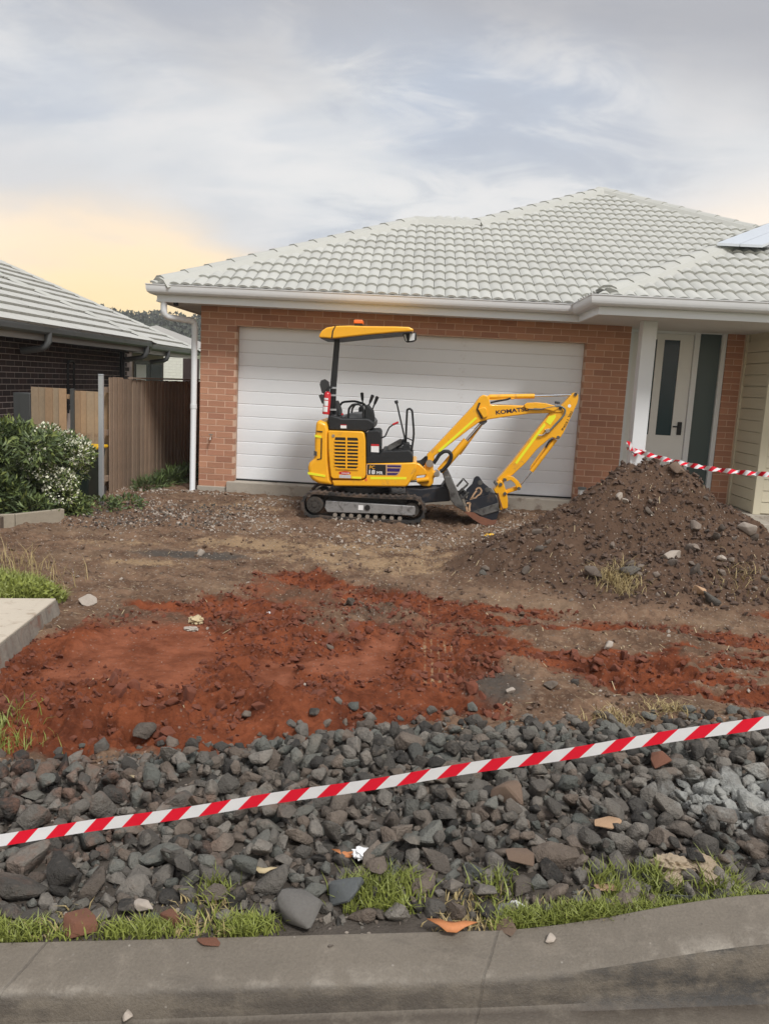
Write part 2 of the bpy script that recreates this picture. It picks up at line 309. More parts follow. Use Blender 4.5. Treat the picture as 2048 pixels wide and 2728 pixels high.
# ------------------------------------------------------------------ mesh helpers
WP = {}                                     # world position of each parent
def wpos(o): return WP.get(o.name, Vector((0, 0, 0))) if o else Vector((0, 0, 0))
def tag(o, label=None, cat=None, group=None, kind=None):
    if label: o['label'] = label
    if cat: o['category'] = cat
    if group: o['group'] = group
    if kind: o['kind'] = kind
    return o
def thing(name, label, cat, loc=(0, 0, 0), group=None):
    o = bpy.data.objects.new(name, None); COL.objects.link(o); o.location = loc; o.empty_display_size = 0.1
    WP[o.name] = Vector(loc); return tag(o, label, cat, group)
def link_mesh(name, me, mat, parent=None, loc=None):
    o = bpy.data.objects.new(name, me); COL.objects.link(o)
    if mat and not me.materials: me.materials.append(MATS[mat])
    if parent: o.parent = parent
    if loc is not None: o.location = Vector(loc) - wpos(parent)
    WP[o.name] = wpos(parent) + o.location
    return o
class MB:
    def __init__(s): s.v = []; s.f = []
    def add(s, vs, fs):
        n = len(s.v); s.v += [tuple(p) for p in vs]; s.f += [tuple(n + i for i in f) for f in fs]; return s
    def box(s, a, b):
        x0, y0, z0 = (min(p, q) for p, q in zip(a, b)); x1, y1, z1 = (max(p, q) for p, q in zip(a, b))
        return s.add([(x0, y0, z0), (x1, y0, z0), (x1, y1, z0), (x0, y1, z0), (x0, y0, z1), (x1, y0, z1), (x1, y1, z1), (x0, y1, z1)],
                     [(0, 3, 2, 1), (4, 5, 6, 7), (0, 1, 5, 4), (1, 2, 6, 5), (2, 3, 7, 6), (3, 0, 4, 7)])
    def prism(s, pts, off):
        """closed polygon (list of Vectors) pushed along the vector off"""
        n = len(pts); off = Vector(off); P = [Vector(p) for p in pts]
        nr = Vector((0, 0, 0))
        for i in range(n): nr += P[i].cross(P[(i + 1) % n])
        if nr.dot(off) > 0: P.reverse()
        return s.add(P + [p + off for p in P], [tuple(range(n)), tuple(range(2 * n - 1, n - 1, -1))] + [(i, i + n, (i + 1) % n + n, (i + 1) % n) for i in range(n)])
    def tube(s, pts, r, n=10, caps=True, r2=None):
        P = [Vector(p) for p in pts]; m = len(P); ring = []; prev = None
        for i, p in enumerate(P):
            t = (P[min(i + 1, m - 1)] - P[max(i - 1, 0)]).normalized()
            a = prev if prev else (Vector((0, 0, 1)) if abs(t.z) < 0.9 else Vector((1, 0, 0)))
            a = (a - t * a.dot(t)).normalized(); prev = a; b = t.cross(a)
            rr = r if r2 is None else r + (r2 - r) * i / (m - 1)
            ring.append([p + (a * math.cos(2 * math.pi * k / n) + b * math.sin(2 * math.pi * k / n)) * rr for k in range(n)])
        vs = [q for g in ring for q in g]; fs = []
        for i in range(m - 1):
            for k in range(n):
                fs.append((i * n + k, i * n + (k + 1) % n, (i + 1) * n + (k + 1) % n, (i + 1) * n + k))
        if caps: fs += [tuple(range(n - 1, -1, -1)), tuple(range((m - 1) * n, m * n))]
        return s.add(vs, fs)
    def lathe(s, c, axis, prof, n=20):
        """rings (distance along axis, radius) about a centre"""
        c = Vector(c); t = Vector(axis).normalized(); a = Vector((0, 0, 1)) if abs(t.z) < 0.9 else Vector((1, 0, 0)); a = (a - t * a.dot(t)).normalized(); b = t.cross(a)
        vs = [c + t * h + (a * math.cos(2 * math.pi * k / n) + b * math.sin(2 * math.pi * k / n)) * r for h, r in prof for k in range(n)]
        m = len(prof); fs = [(i * n + k, i * n + (k + 1) % n, (i + 1) * n + (k + 1) % n, (i + 1) * n + k) for i in range(m - 1) for k in range(n)]
        fs += [tuple(range(n - 1, -1, -1)), tuple(range((m - 1) * n, m * n))]
        return s.add(vs, fs)
    def bar(s, p, q, w, h, upv=(0, 0, 1)):
        p, q = Vector(p), Vector(q); t = (q - p).normalized(); a = Vector(upv); a = (a - t * a.dot(t)).normalized(); b = t.cross(a)
        c = [p + b * i * w / 2 + a * j * h / 2 for i, j in ((-1, -1), (1, -1), (1, 1), (-1, 1))]
        return s.prism(c, q - p)
    def sweep(s, prof, path, side=1):
        """profile [(outward, z)] swept along an open plan path [(x, y)] with mitred corners; outward = right of travel * side"""
        P = [Vector((p[0], p[1])) for p in path]; m = len(P); k = len(prof); vs = []
        for i in range(m):
            d0 = (P[i] - P[max(i - 1, 0)]); d1 = (P[min(i + 1, m - 1)] - P[i])
            if d0.length < 1e-6: d0 = d1
            if d1.length < 1e-6: d1 = d0
            d0.normalize(); d1.normalize(); n0 = Vector((d0.y, -d0.x)) * side; n1 = Vector((d1.y, -d1.x)) * side
            mt = (n0 + n1); mt /= max(0.2, mt.dot(n0))
            vs += [(P[i].x + mt.x * o, P[i].y + mt.y * o, z) for o, z in prof]
        fs = [(i * k + j, i * k + (j + 1) % k, (i + 1) * k + (j + 1) % k, (i + 1) * k + j) for i in range(m - 1) for j in range(k)]
        fs += [tuple(range(k)), tuple(range(m * k - 1, (m - 1) * k - 1, -1))]
        return s.add(vs, fs)
    def mesh(s, name, origin=(0, 0, 0), smooth=None, fix=True):
        me = bpy.data.meshes.new(name); o = Vector(origin); me.from_pydata([Vector(v) - o for v in s.v], [], s.f)
        if fix:
            bm = bmesh.new(); bm.from_mesh(me); bmesh.ops.recalc_face_normals(bm, faces=bm.faces); bm.to_mesh(me); bm.free()
        if smooth is not None:
            for p in me.polygons: p.use_smooth = True
            me.set_sharp_from_angle(angle=R(smooth))
        me.update(); return me
    def build(s, name, mat, parent=None, smooth=None, bevel=0.0, seg=2, fix=True):
        o = link_mesh(name, s.mesh(name, wpos(parent), smooth, fix), mat, parent)
        if bevel:
            b = o.modifiers.new('bevel', 'BEVEL'); b.width = bevel; b.segments = seg; b.limit_method = 'ANGLE'; b.angle_limit = R(35)
            for p in o.data.polygons: p.use_smooth = True
            o.data.set_sharp_from_angle(angle=R(50))
        return o
def top(o, label, cat, group=None, kind=None):
    """a one-mesh thing: bring its origin to its base"""
    me = o.data; n = len(me.vertices); c = np.empty(n * 3); me.vertices.foreach_get('co', c); c = c.reshape(-1, 3)
    org = Vector(((c[:, 0].min() + c[:, 0].max()) / 2, (c[:, 1].min() + c[:, 1].max()) / 2, c[:, 2].min()))
    me.transform(Matrix.Translation(-org)); o.location = o.location + org; WP[o.name] = Vector(o.location); return tag(o, label, cat, group, kind)
def arrays(name, V, F, mat, smooth=False):
    """big mesh from numpy arrays; F is (n,3) or (n,4)"""
    me = bpy.data.meshes.new(name); k = F.shape[1]
    me.vertices.add(len(V)); me.vertices.foreach_set('co', np.ascontiguousarray(V, dtype=np.float32).ravel())
    me.loops.add(F.size); me.loops.foreach_set('vertex_index', np.ascontiguousarray(F, dtype=np.int32).ravel())
    me.polygons.add(len(F)); me.polygons.foreach_set('loop_start', np.arange(0, F.size, k, dtype=np.int32))
    try: me.polygons.foreach_set('loop_total', np.full(len(F), k, dtype=np.int32))
    except Exception: pass
    me.polygons.foreach_set('use_smooth', np.full(len(F), smooth)); me.update(calc_edges=True); me.validate()
    if mat: me.materials.append(MATS[mat])
    return me

# ================================================================== ground
def _h(ix, iy, s):
    n = (ix * 374761393 + iy * 668265263 + s * 974711) & 0xFFFFFFFF
    n = ((n ^ (n >> 13)) * 1274126177) & 0xFFFFFFFF
    return ((n ^ (n >> 16)) & 0xFFFF) / 65535.0
def vn(x, y, s=0):
    x = np.asarray(x, float); y = np.asarray(y, float); xi = np.floor(x).astype(np.int64); yi = np.floor(y).astype(np.int64)
    fx = x - xi; fy = y - yi; fx = fx * fx * (3 - 2 * fx); fy = fy * fy * (3 - 2 * fy)
    a = _h(xi, yi, s); b = _h(xi + 1, yi, s); c = _h(xi, yi + 1, s); d = _h(xi + 1, yi + 1, s)
    return (a * (1 - fx) + b * fx) * (1 - fy) + (c * (1 - fx) + d * fx) * fy
def fbm(x, y, o=4, s=0, g=0.5):
    t = 0; a = 1; n = 0
    for i in range(o): t = t + a * vn(x * 2 ** i + 13.7 * i, y * 2 ** i + 7.1 * i, s + i); n += a; a *= g
    return t / n
def ridged(x, y, o=4, s=0):
    t = 0; a = 1; n = 0
    for i in range(o): t = t + a * (1 - np.abs(2 * vn(x * 2 ** i + 5.3 * i, y * 2 ** i + 3.9 * i, s + i) - 1)); n += a; a *= 0.55
    return t / n
def ss(v, a, b):
    t = np.clip((np.asarray(v, float) - a) / (b - a), 0, 1); return t * t * (3 - 2 * t)
def inpoly(x, y, poly, soft):
    """soft inside mask of a polygon: 1 inside, 0 outside, over the width soft"""
    x = np.asarray(x, float); y = np.asarray(y, float); ins = np.zeros(x.shape, bool); dm = np.full(x.shape, 1e9); n = len(poly)
    for i in range(n):
        (x0, y0), (x1, y1) = poly[i], poly[(i + 1) % n]
        c = ((y0 > y) != (y1 > y)) & (x < (x1 - x0) * (y - y0) / (y1 - y0 + 1e-12) + x0); ins ^= c
        t = np.clip(((x - x0) * (x1 - x0) + (y - y0) * (y1 - y0)) / ((x1 - x0) ** 2 + (y1 - y0) ** 2 + 1e-12), 0, 1)
        dm = np.minimum(dm, np.hypot(x - x0 - t * (x1 - x0), y - y0 - t * (y1 - y0)))
    return ss(np.where(ins, dm, -dm), -soft, soft)
def kerb_back(x): return 2.255 + 0.146 * np.asarray(x, float)              # back edge of the kerb
def lift(x): return 0.092 * ss(x, 0.30, 1.25)                              # lay-back crossing turning into full kerb
RED = [(-2.33, 4.0), (-2.30, 5.2), (-2.0, 5.85), (-1.55, 5.95), (-1.25, 6.9), (-0.85, 7.1), (-0.3, 6.55), (0.25, 6.35), (0.75, 6.2), (1.5, 6.1), (2.3, 6.2), (3.4, 6.55), (3.9, 4.9),
       (2.6, 4.35), (1.6, 4.2), (0.95, 4.0), (0.42, 3.92), (-0.1, 3.70), (-0.8, 3.48), (-1.4, 3.3), (-1.9, 3.2), (-2.6, 3.4)]
BARE = [(0.40, 4.5), (0.62, 5.1), (0.9, 4.9), (1.35, 4.62), (1.75, 4.3), (1.2, 3.95), (0.5, 4.0)]
PATH = [(-2.20, 3.55), (-2.374, 5.335), (-7.0, 4.36), (-7.0, 2.55)]
FLATS = [([(-0.62, 4.62), (-0.12, 4.55), (0.0, 5.35), (-0.15, 5.45), (-0.28, 5.0), (-0.6, 4.9)], 1), ([(-0.82, 4.2), (-0.62, 4.2), (-0.62, 4.8), (-0.85, 4.75)], 1),
         ([(-2.0, 4.2), (-1.2, 4.1), (-1.15, 4.8), (-1.45, 5.7), (-1.85, 5.7)], 0.75)]
def pile(x, y):
    x = np.asarray(x, float); y = np.asarray(y, float)
    wx = x + 0.22 * (fbm(x * 1.6, y * 1.6, 3, 40) - 0.5); wy = y + 0.22 * (fbm(x * 1.6, y * 1.6, 3, 50) - 0.5)
    tx = np.clip((wx - 1.98) / 0.42, 0, 1); dx_ = wx - 1.98 - 0.42 * tx; d = np.hypot(dx_ * np.where(dx_ < 0, 1.12, 1.0), (wy - 7.75) * np.where(wy < 7.75, 1.08, 0.98))
    h = np.maximum(0, (np.exp(-(d / 0.98) ** 1.22) - 0.10) / 0.90)
    h2 = np.maximum(0, np.exp(-(((wx - 3.3) / 0.8) ** 2 + ((wy - 7.6) / 0.9) ** 2)) - 0.12) * 0.17
    h3 = np.maximum(0, np.exp(-(((wx - 1.0) / 0.62) ** 2 + ((wy - 7.2) / 0.65) ** 2)) - 0.12) * 0.17
    return np.maximum(0.985 * np.clip(h, 0, 0.985), 0) + h2 + h3
def masks(x, y):
    wob = 0.35 * (fbm(x * 1.3, y * 1.3, 4, 3) - 0.5); wob2 = 0.35 * (fbm(x * 1.3, y * 1.3, 4, 9) - 0.5)
    red = inpoly(x + wob, y + wob2, RED, 0.16) * (1 - 0.75 * inpoly(x + wob, y + wob2, BARE, 0.2))
    rough = fbm(x * 0.9, y * 0.9, 4, 17)
    red = red * (0.55 + 0.45 * ss(rough, 0.25, 0.55)) 
    right = ss(x, 0.3, 0.6) * red
    red = red + 0.08 * right - right * (0.0 + 0.75 * ss(fbm(x * 0.9, y * 4.2, 4, 23), 0.46, 0.62))
    red = red - 0.5 * red * ss(y - 0.35 * x, 5.2, 6.0) * ss(fbm(x * 1.7, y * 2.4, 4, 29), 0.38, 0.60)
    red = red - 0.35 * red * ss(x, -0.9, -0.5) * ss(fbm(x * 2.6, y * 3.0, 3, 27), 0.52, 0.66)
    pl = pile(x, y); red = red * (1 - ss(pl, 0.02, 0.10))
    edge = kerb_back(x) + 1.28 + 0.12 * ss(x, -0.6, 0.2) - 0.28 * ss(-x, 0.6, 1.6) + 0.22 * wob
    grey = 1 - ss(y, edge - 0.12, edge + 0.16)
    grey = np.maximum(grey, 0.8 * np.exp(-(((x + 2.0) / 0.75) ** 2 + ((y - 7.35) / 0.22) ** 2)))
    grey = np.maximum(grey, 0.62 * np.exp(-(((x - 0.55) / 0.35) ** 2 + ((y - 4.55) / 0.5) ** 2)))
    tan = 0.75 * np.exp(-(((x + 2.35) / 0.45) ** 2 + ((y - 6.95) / 0.16) ** 2)) + 0.6 * np.exp(-(((x + 1.75) / 0.6) ** 2 + ((y - 8.0) / 0.25) ** 2)) \
        + 0.5 * np.exp(-(((x + 2.9) / 0.7) ** 2 + ((y - 7.7) / 0.14) ** 2)) + 0.52 * np.exp(-(((x + 0.4) / 1.5) ** 2 + ((y - 8.2) / 1.0) ** 2)) + 0.5 * np.exp(-(((x + 2.1) / 1.0) ** 2 + ((y - 10.3) / 0.6) ** 2)) \
        + 0.35 * np.exp(-(((x - 1.1) / 0.8) ** 2 + ((y - 10.4) / 0.5) ** 2))
    tan = tan + 0.30 * np.exp(-(((x + 0.2) / 1.6) ** 2 + ((y - 7.3) / 0.5) ** 2))
    tan = tan * (1 - ss(pl, 0.02, 0.1)) * (1 - red)
    fl = np.zeros(np.shape(x))
    for p, a in FLATS: fl = np.maximum(fl, a * inpoly(x + 0.12 * wob, y + 0.12 * wob2, p, 0.05))
    return red, grey, tan, pl, fl
def track(x, y):
    """a machine track print: 0..1 across the print, with cleats"""
    m = np.zeros(np.shape(x)); c = np.zeros(np.shape(x))
    for x0, y0, x1, y1, w in ((0.22, 4.5, 0.28, 6.35, 0.115), (1.02, 4.7, 1.2, 6.1, 0.14), (-0.45, 6.3, -0.15, 8.7, 0.12), (1.6, 4.35, 3.4, 5.0, 0.13)):
        L_ = math.hypot(x1 - x0, y1 - y0); ux, uy = (x1 - x0) / L_, (y1 - y0) / L_
        s = (x - x0) * ux + (y - y0) * uy; t = -(x - x0) * uy + (y - y0) * ux
        k = ss(s, 0, 0.12) * (1 - ss(s, L_ - 0.12, L_)) * (1 - ss(np.abs(t), w - 0.02, w + 0.03))
        m = np.maximum(m, k); c = np.maximum(c, k * (0.5 + 0.5 * np.sin(s * 2 * math.pi / 0.085 + 2 * fbm(x * 5, y * 5, 2, 33))) * ss(fbm(x * 3, y * 3, 3, 37), 0.3, 0.6))
    return m, c
def height(x, y):
    red, grey, tan, pl, fl = masks(x, y); tm, tcl = track(x, y)
    big = 0.05 * (fbm(x * 0.7, y * 0.7, 3, 60) - 0.5)
    z = big + 0.03 * ss(y, 9.5, 11)
    z = z - 0.05 * red
    am = 0.040 + 0.014 * ss(y, 6.3, 7.2) + 0.070 * red * (1 - fl) * (0.35 + 0.9 * ss(fbm(x * 1.8, y * 1.8, 3, 75), 0.35, 0.6)) + 0.02 * ss(pl, 0, 0.2) - 0.014 * tan
    am = am * (1 - 0.85 * fl) * (1 - 0.75 * tm) * (1 - 0.55 * grey)
    z = z + am * (ridged(x * 4.2, y * 4.2, 5, 70) - 0.62) * 1.5 + 0.4 * am * (fbm(x * 17, y * 17, 3, 80) - 0.5) + 0.28 * am * (vn(x * 48, y * 48, 84) - 0.5)
    z = z - 0.018 * tm + 0.016 * tcl
    # berms pushed up round the scraped patches
    for cx, cy, sx_, sy_, a in ((-1.5, 4.05, 0.6, 0.12, 0.06), (-0.75, 4.15, 0.25, 0.2, 0.06), (-2.0, 4.9, 0.12, 0.5, 0.05), (-0.35, 5.7, 0.5, 0.12, 0.05), (1.6, 5.6, 0.9, 0.10, 0.04), (-1.15, 3.72, 0.7, 0.14, 0.07), (-0.45, 3.98, 0.5, 0.13, 0.08), (-0.95, 4.6, 0.10, 0.5, 0.04), (0.05, 4.75, 0.08, 0.5, 0.05), (-0.9, 5.35, 0.2, 0.35, 0.05), (0.55, 6.0, 0.25, 0.35, 0.06), (1.2, 5.0, 0.8, 0.10, 0.05), (-1.9, 3.62, 0.3, 0.2, 0.06)):
        z = z + a * np.exp(-(((x - cx) / sx_) ** 2 + ((y - cy) / sy_) ** 2)) * (0.5 + fbm(x * 6, y * 6, 3, 90))
    z = z + pl * (1 + 0.34 * (fbm(x * 2.8, y * 2.8, 4, 30) - 0.5)) + 0.07 * ss(pl, 0.05, 0.3) * (ridged(x * 2.3, y * 2.3, 3, 31) - 0.6)
    lv = kerb_back(x) + 0.0
    z = z + (0.035 + 0.05 * ss(x, 0.6, 2.0)) * (1 - ss(y, lv + 1.0, lv + 1.7))
    z = np.where(y < lv + 0.12, np.minimum(z, 0.015 + lift(x)), z)
    # the verge beside and behind the concrete path stands at path level
    g = inpoly(x, y, [(-2.45, 5.3), (-2.75, 6.2), (-3.4, 6.7), (-9, 6.6), (-9, 3.9)], 0.14)
    z = z * (1 - g) + g * (0.09 + 0.02 * (fbm(x * 5, y * 5, 3, 95) - .5))
    gl = ss(-x, 3.05, 4.2) * ss(y, 7.2, 8.3); z = z + 0.05 * gl
    z = np.where(inpoly(x, y, PATH, 0.02) > 0.5, -0.08, z)
    z = z - 0.55 * ss(-x, 4.4, 5.6) * ss(y, 6.5, 8.0)
    return z
def gz(x, y): return float(height(np.array([float(x)]), np.array([float(y)]))[0])
ys = [1.95]
while ys[-1] < 15.0: ys.append(ys[-1] + min(0.07, max(0.0075, 0.55 * ys[-1] ** 2 / 1364)))
ys = np.array(ys); us = np.linspace(-1, 1, 640)
GX = us[None, :] * (0.60 * ys[:, None] + 1.1) + 0.0; GY = np.repeat(ys[:, None], len(us), 1)
GX = GX + 0.35 * ss(np.abs(us), 0.9, 1.0)[None, :] * np.sign(us)[None, :]
GZ = height(GX, GY)
back = GY < kerb_back(GX) - 0.02
GZ = np.where(back, np.minimum(GZ, -0.16), GZ)
red, grey, tan, pl, fl = masks(GX, GY); tm, tcl = track(GX, GY)
n, m = GX.shape; idx = np.arange(n * m).reshape(n, m)
F = np.stack([idx[:-1, :-1], idx[:-1, 1:], idx[1:, 1:], idx[1:, :-1]], -1).reshape(-1, 4)
me = arrays('dirt_yard', np.stack([GX, GY, GZ], -1).reshape(-1, 3), F, 'soil', True)
at_ = me.attributes.new('soil', 'FLOAT_COLOR', 'POINT')
tan2 = np.maximum(tan, 0.55 * tm * (np.abs(GX - 0.25) < 0.3) * (0.5 + 0.5 * np.sin(GX * 2 * math.pi / 0.045)) * ss(fbm(GX * 4, GY * 2, 3, 39), 0.3, 0.65))
colr = np.stack([red, grey, np.clip(tan2, 0, 1), fl], -1).reshape(-1, 4).astype(np.float32)
at_.data.foreach_set('color', colr.ravel())
ah = me.attributes.new('heap', 'FLOAT', 'POINT'); ah.data.foreach_set('value', ss(pl + 0.08 * (fbm(GX * 3, GY * 3, 3, 55) - 0.5), 0.01, 0.12).astype(np.float32).ravel())
o = bpy.data.objects.new('dirt_yard', me); COL.objects.link(o); tag(o, 'bare dirt front yard of brown and red soil', kind='structure')
# the wider ground, one sheet out to the horizon
MB().add([(-900, -300, -0.75), (900, -300, -0.75), (900, 1500, -0.75), (-900, 1500, -0.75)], [(0, 1, 2, 3)]).build('ground', 'weed', fix=False)['kind'] = 'structure'

# kerb, gutter tray and road
kx = np.linspace(-4.5, 5.0, 191)
prof = [(0.02, -0.30, 0), (0.0, 0.02, 1.0), (-0.012, 0.028, 1.0), (-0.10, 0.004, 1.0), (-0.148, -0.008, 1.03), (-0.162, -0.016, 1.0), (-0.170, -0.030, 0.9), (-0.176, -0.062, 0.5), (-0.184, -0.088, 0.15), (-0.20, -0.097, 0), (-0.30, -0.094, 0), (-0.46, -0.082, 0), (-0.47, -0.3, 0)]
V = []
for x in kx:
    l = float(lift(x)); b = float(kerb_back(x)); 
    for d, z, k in prof:
        w = 0.002 * (float(vn(x * 6, d * 30, 5)) - .5) + 0.004 * (float(vn(x * 1.5, d * 6, 8)) - .5)
        V.append((x, b + d + (0.02 * ss(x, .3, 1.2) if d > -.15 else 0), z + k * l + (w if -0.46 < d < 0.01 else 0)))
kn = len(prof); ix = np.arange(len(kx) * kn).reshape(len(kx), kn)
F = np.stack([ix[:-1, :-1], ix[1:, :-1], ix[1:, 1:], ix[:-1, 1:]], -1).reshape(-1, 4)
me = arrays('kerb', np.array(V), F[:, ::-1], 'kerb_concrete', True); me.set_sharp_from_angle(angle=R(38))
pd = np.tile(np.array([p[0] for p in prof]), len(kx)); la = me.attributes.new('lip', 'FLOAT', 'POINT'); la.data.foreach_set('value', np.exp(-((pd + 0.158) / 0.010) ** 2).astype(np.float32)); sa_ = me.attributes.new('silt', 'FLOAT', 'POINT'); sa_.data.foreach_set('value', np.exp(-((pd + 0.200) / 0.016) ** 2).astype(np.float32))
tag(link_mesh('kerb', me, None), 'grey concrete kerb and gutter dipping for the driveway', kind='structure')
rd = MB(); a = float(kerb_back(-9)) - 0.44; b = float(kerb_back(9)) - 0.44
rd.add([(-9, -8, -0.088), (9, -8, -0.088), (9, b, -0.088), (-9, a, -0.088)], [(0, 1, 2, 3)]).build('road', 'kerb_concrete', fix=False)['kind'] = 'structure'
# concrete footpath at the left, its sawn end standing proud of the dug-out soil
fp = MB(); Pn = [Vector((x, y, 0.105)) for x, y in PATH]
fp.prism(Pn, (0, 0, -0.17)).build('footpath', 'footpath_concrete', bevel=0.008)['kind'] = 'structure'
cr = MB(); e0, e1 = Vector((-2.197, 3.56, 0.10)), Vector((-2.371, 5.33, 0.10)); rnd = random.Random(4); top_, bot_ = [], []
for i in range(41):
    p = e0.lerp(e1, i / 40); top_.append(p + Vector((0.004 + rnd.random() * 0.012, 0, -0.004))); bot_.append(p + Vector((0.03 + rnd.random() * 0.035, 0, -0.17)))
for i in range(40): cr.add([top_[i], top_[i + 1], bot_[i + 1], bot_[i]], [(0, 1, 2, 3)])
o = cr.build('broken_edge', 'slab_side', bpy.data.objects['footpath'])

# ================================================================== the brick house
T25 = math.tan(R(25)); WY = 11.4
house = thing('brick_house', 'single storey orange brick house with pale tiled hip roof and white garage door', 'house', (0, WY, 0))
core = MB()
core.box((-3.007, WY + 0.003, 0.09), (-2.515, WY + 0.17, 2.62)); core.box((2.265, WY + 0.003, 0.09), (2.842, WY + 0.17, 2.62)); core.box((-2.515, WY + 0.003, 2.36), (2.265, WY + 0.17, 2.62))
core.build('mortar_bed', 'mortar', house)
MB().box((-3.0, WY + 0.175, 0.1), (2.80, 19.5, 2.6)).box((2.80, 12.02, 0.1), (9.0, 19.5, 2.6)).build('wall', 'brick', house)
_bm = {}
def brick_mesh(w, key='b', dep=0.105, hgt=0.076):
    k = (key, round(w, 3))
    if k not in _bm:
        c = 0.002; b = MB(); h = hgt / 2; x = w / 2
        b.add([(-x, c, -h), (x, c, -h), (x, c, h), (-x, c, h), (-x + c, 0, -h + c), (x - c, 0, -h + c), (x - c, 0, h - c), (-x + c, 0, h - c), (-x, dep, -h), (x, dep, -h), (x, dep, h), (-x, dep, h)],
              [(4, 5, 6, 7), (0, 1, 5, 4), (1, 2, 6, 5), (2, 3, 7, 6), (3, 0, 4, 7), (0, 8, 9, 1), (1, 9, 10, 2), (2, 10, 11, 3), (3, 11, 8, 0)])
        _bm[k] = b.mesh('brick')
    return _bm[k]
def lay(spans, z0, courses, y, parent, mat, key='b', phase=0.0):
    rr = random.Random(5)
    for j in range(courses):
        z = z0 + j * 0.086
        for a, b in spans(z):
            k = math.floor((a - phase) / 0.24) - 1
            while True:
                s = phase + k * 0.24 + (0.12 if j % 2 else 0); e = s + 0.23; k += 1
                if s >= b: break
                s2, e2 = max(s, a), min(e, b)
                if e2 - s2 < 0.045: continue
                w = round((e2 - s2) / 0.01) * 0.01
                w = min(w, e2 - s2)
                link_mesh('brick', brick_mesh(w, key), mat, parent, ((s2 + e2) / 2, y + rr.uniform(-0.0012, 0.0012), z + 0.038))
def spans_front(z):
    if z + 0.07 > 2.345: return [(-3.01, 2.845)]
    return [(-3.01, -2.512), (2.262, 2.845)]
lay(spans_front, 0.107, 29, WY, house, 'brick', phase=-3.01)
lay(lambda z: [(4.30, 4.53)], 0.19, 28, 11.86, house, 'brick', phase=4.30)
MB().box((4.3, 11.863, 0.15), (4.56, 12.0, 2.6)).build('mortar_bed', 'mortar', house)
# slab and apron
sb = MB().box((-3.03, WY - 0.015, -0.4), (2.86, 12, 0.10)).box((-2.6, WY - 0.07, -0.4), (2.40, 12, 0.186))
sb.build('slab', 'slab', house, bevel=0.01)
MB().box((2.72, 10.2, -0.3), (4.55, 12, 0.175)).box((4.44, 10.9, -0.3), (9, 12, 0.19)).box((3.2, 9.9, -0.3), (9, 10.86, 0.045)).build('porch_slab', 'slab', house, bevel=0.01)
# garage door
gd = MB().box((-2.51, 11.585, 0.19), (2.26, 11.62, 2.345)).build('garage_door', 'roller', house)
pn = MB(); h = 0.178
sec = [(0, 0.0), (0.006, -0.004)]
pr = [(-0.006, 0.001), (-0.0105, 0.008), (-0.0115, 0.05), (-0.012, 0.09), (-0.0115, 0.13), (-0.0105, 0.170), (-0.006, 0.1775), (0.02, 0.1775), (0.02, 0.001)]
pn.prism([Vector((-2.385, y, z)) for y, z in pr], (4.77, 0, 0)); pme = pn.mesh('door_panel')
for j in range(12): link_mesh('door_panel', pme, 'roller', gd, (-0.125, 11.572, 0.205 + j * h))
MB().box((-2.51, 11.55, 0.188), (2.26, 11.58, 0.206)).build('bottom_seal', 'black_plastic', gd)
MB().box((-2.50, WY - 0.004, 2.340), (2.25, 11.58, 2.347)).build('lintel', 'mortar', house)
# eaves: soffit, fascia, gutter, one sweep each round the house
PATHE = [(-3.48, 19.0), (-3.48, 10.95), (2.04, 10.95), (2.04, 9.77), (9.0, 9.77)]
MB().sweep([(0.0, 2.575), (0.0, 2.72), (-0.025, 2.72), (-0.025, 2.575)], PATHE).sweep([(0.006, 2.575), (0.006, 2.60), (0.0015, 2.60), (0.0015, 2.575)], PATHE).build('fascia', 'white_paint', house)
MB().sweep([(0.003, 2.668), (0.075, 2.668), (0.102, 2.690), (0.114, 2.728), (0.114, 2.775), (0.122, 2.780), (0.122, 2.790), (0.106, 2.790), (0.106, 2.70), (0.07, 2.682), (0.003, 2.682)], PATHE).build('gutter', 'gutter_paint', house, smooth=35)
sf = MB()
for a, b in (((-3.46, 10.97), (-3.02, 19)), ((-3.02, 10.97), (2.06, WY + 0.1)), ((2.06, 9.79), (9, 12.1))): sf.box((a[0], a[1], 2.588), (b[0], b[1], 2.60))
sf.build('soffit', 'soffit_paint', house)
MB().lathe((-3.27, 11.1, 2.588), (0, 0, -1), [(0, 0.035), (0.035, 0.035), (0.045, 0.02)], 12).build('eave_sensor', 'black_plastic', house, smooth=40)
# roof
rb = MB(); zE = 2.80; RY = 10.90
def zf(y): return zE + T25 * (y - RY)
A_, B_, AP = (-0.19, 14.20), (0.80, 14.20), (3.35, 16.75)
P = lambda x, y: Vector((x, y, zf(y) - 0.03))
rb.add([P(-3.5, 10.9), P(9.2, 10.9), P(*AP), P(*B_), P(*A_)], [(0, 1, 2, 3, 4)])
rb.add([P(-3.5, 10.9), P(*A_), (-3.5, 17.5, zE - 0.03)], [(0, 1, 2)]); rb.add([P(*A_), P(*B_), (4, 17.4, zE), (-3.5, 17.5, zE - .03)], [(0, 1, 2, 3)])
rb.add([P(*B_), P(*AP), (3.35, 22, zf(16.75) - .03), (-2.6, 22.0, zE)], [(0, 1, 2, 3)]); rb.add([P(*AP), P(9.2, 10.9), (9.2, 22, zE), (3.35, 22, zf(16.75) - .03)], [(0, 1, 2, 3)])
Q = lambda x, y: Vector((x, y, zE + T25 * (y - 9.78) - 0.03))
rb.add([Q(2.07, 9.78), Q(8.07, 9.78), Q(5.07, 12.78)], [(0, 1, 2)]); rb.add([Q(2.07, 9.78), Q(5.07, 12.78), (5.07, 13.9, Q(5.07, 12.78).z), (2.07, 10.92, zE - 0.03)], [(0, 1, 2, 3)])
rb.build('roof', 'tile', house, fix=False)
roof = bpy.data.objects['roof']
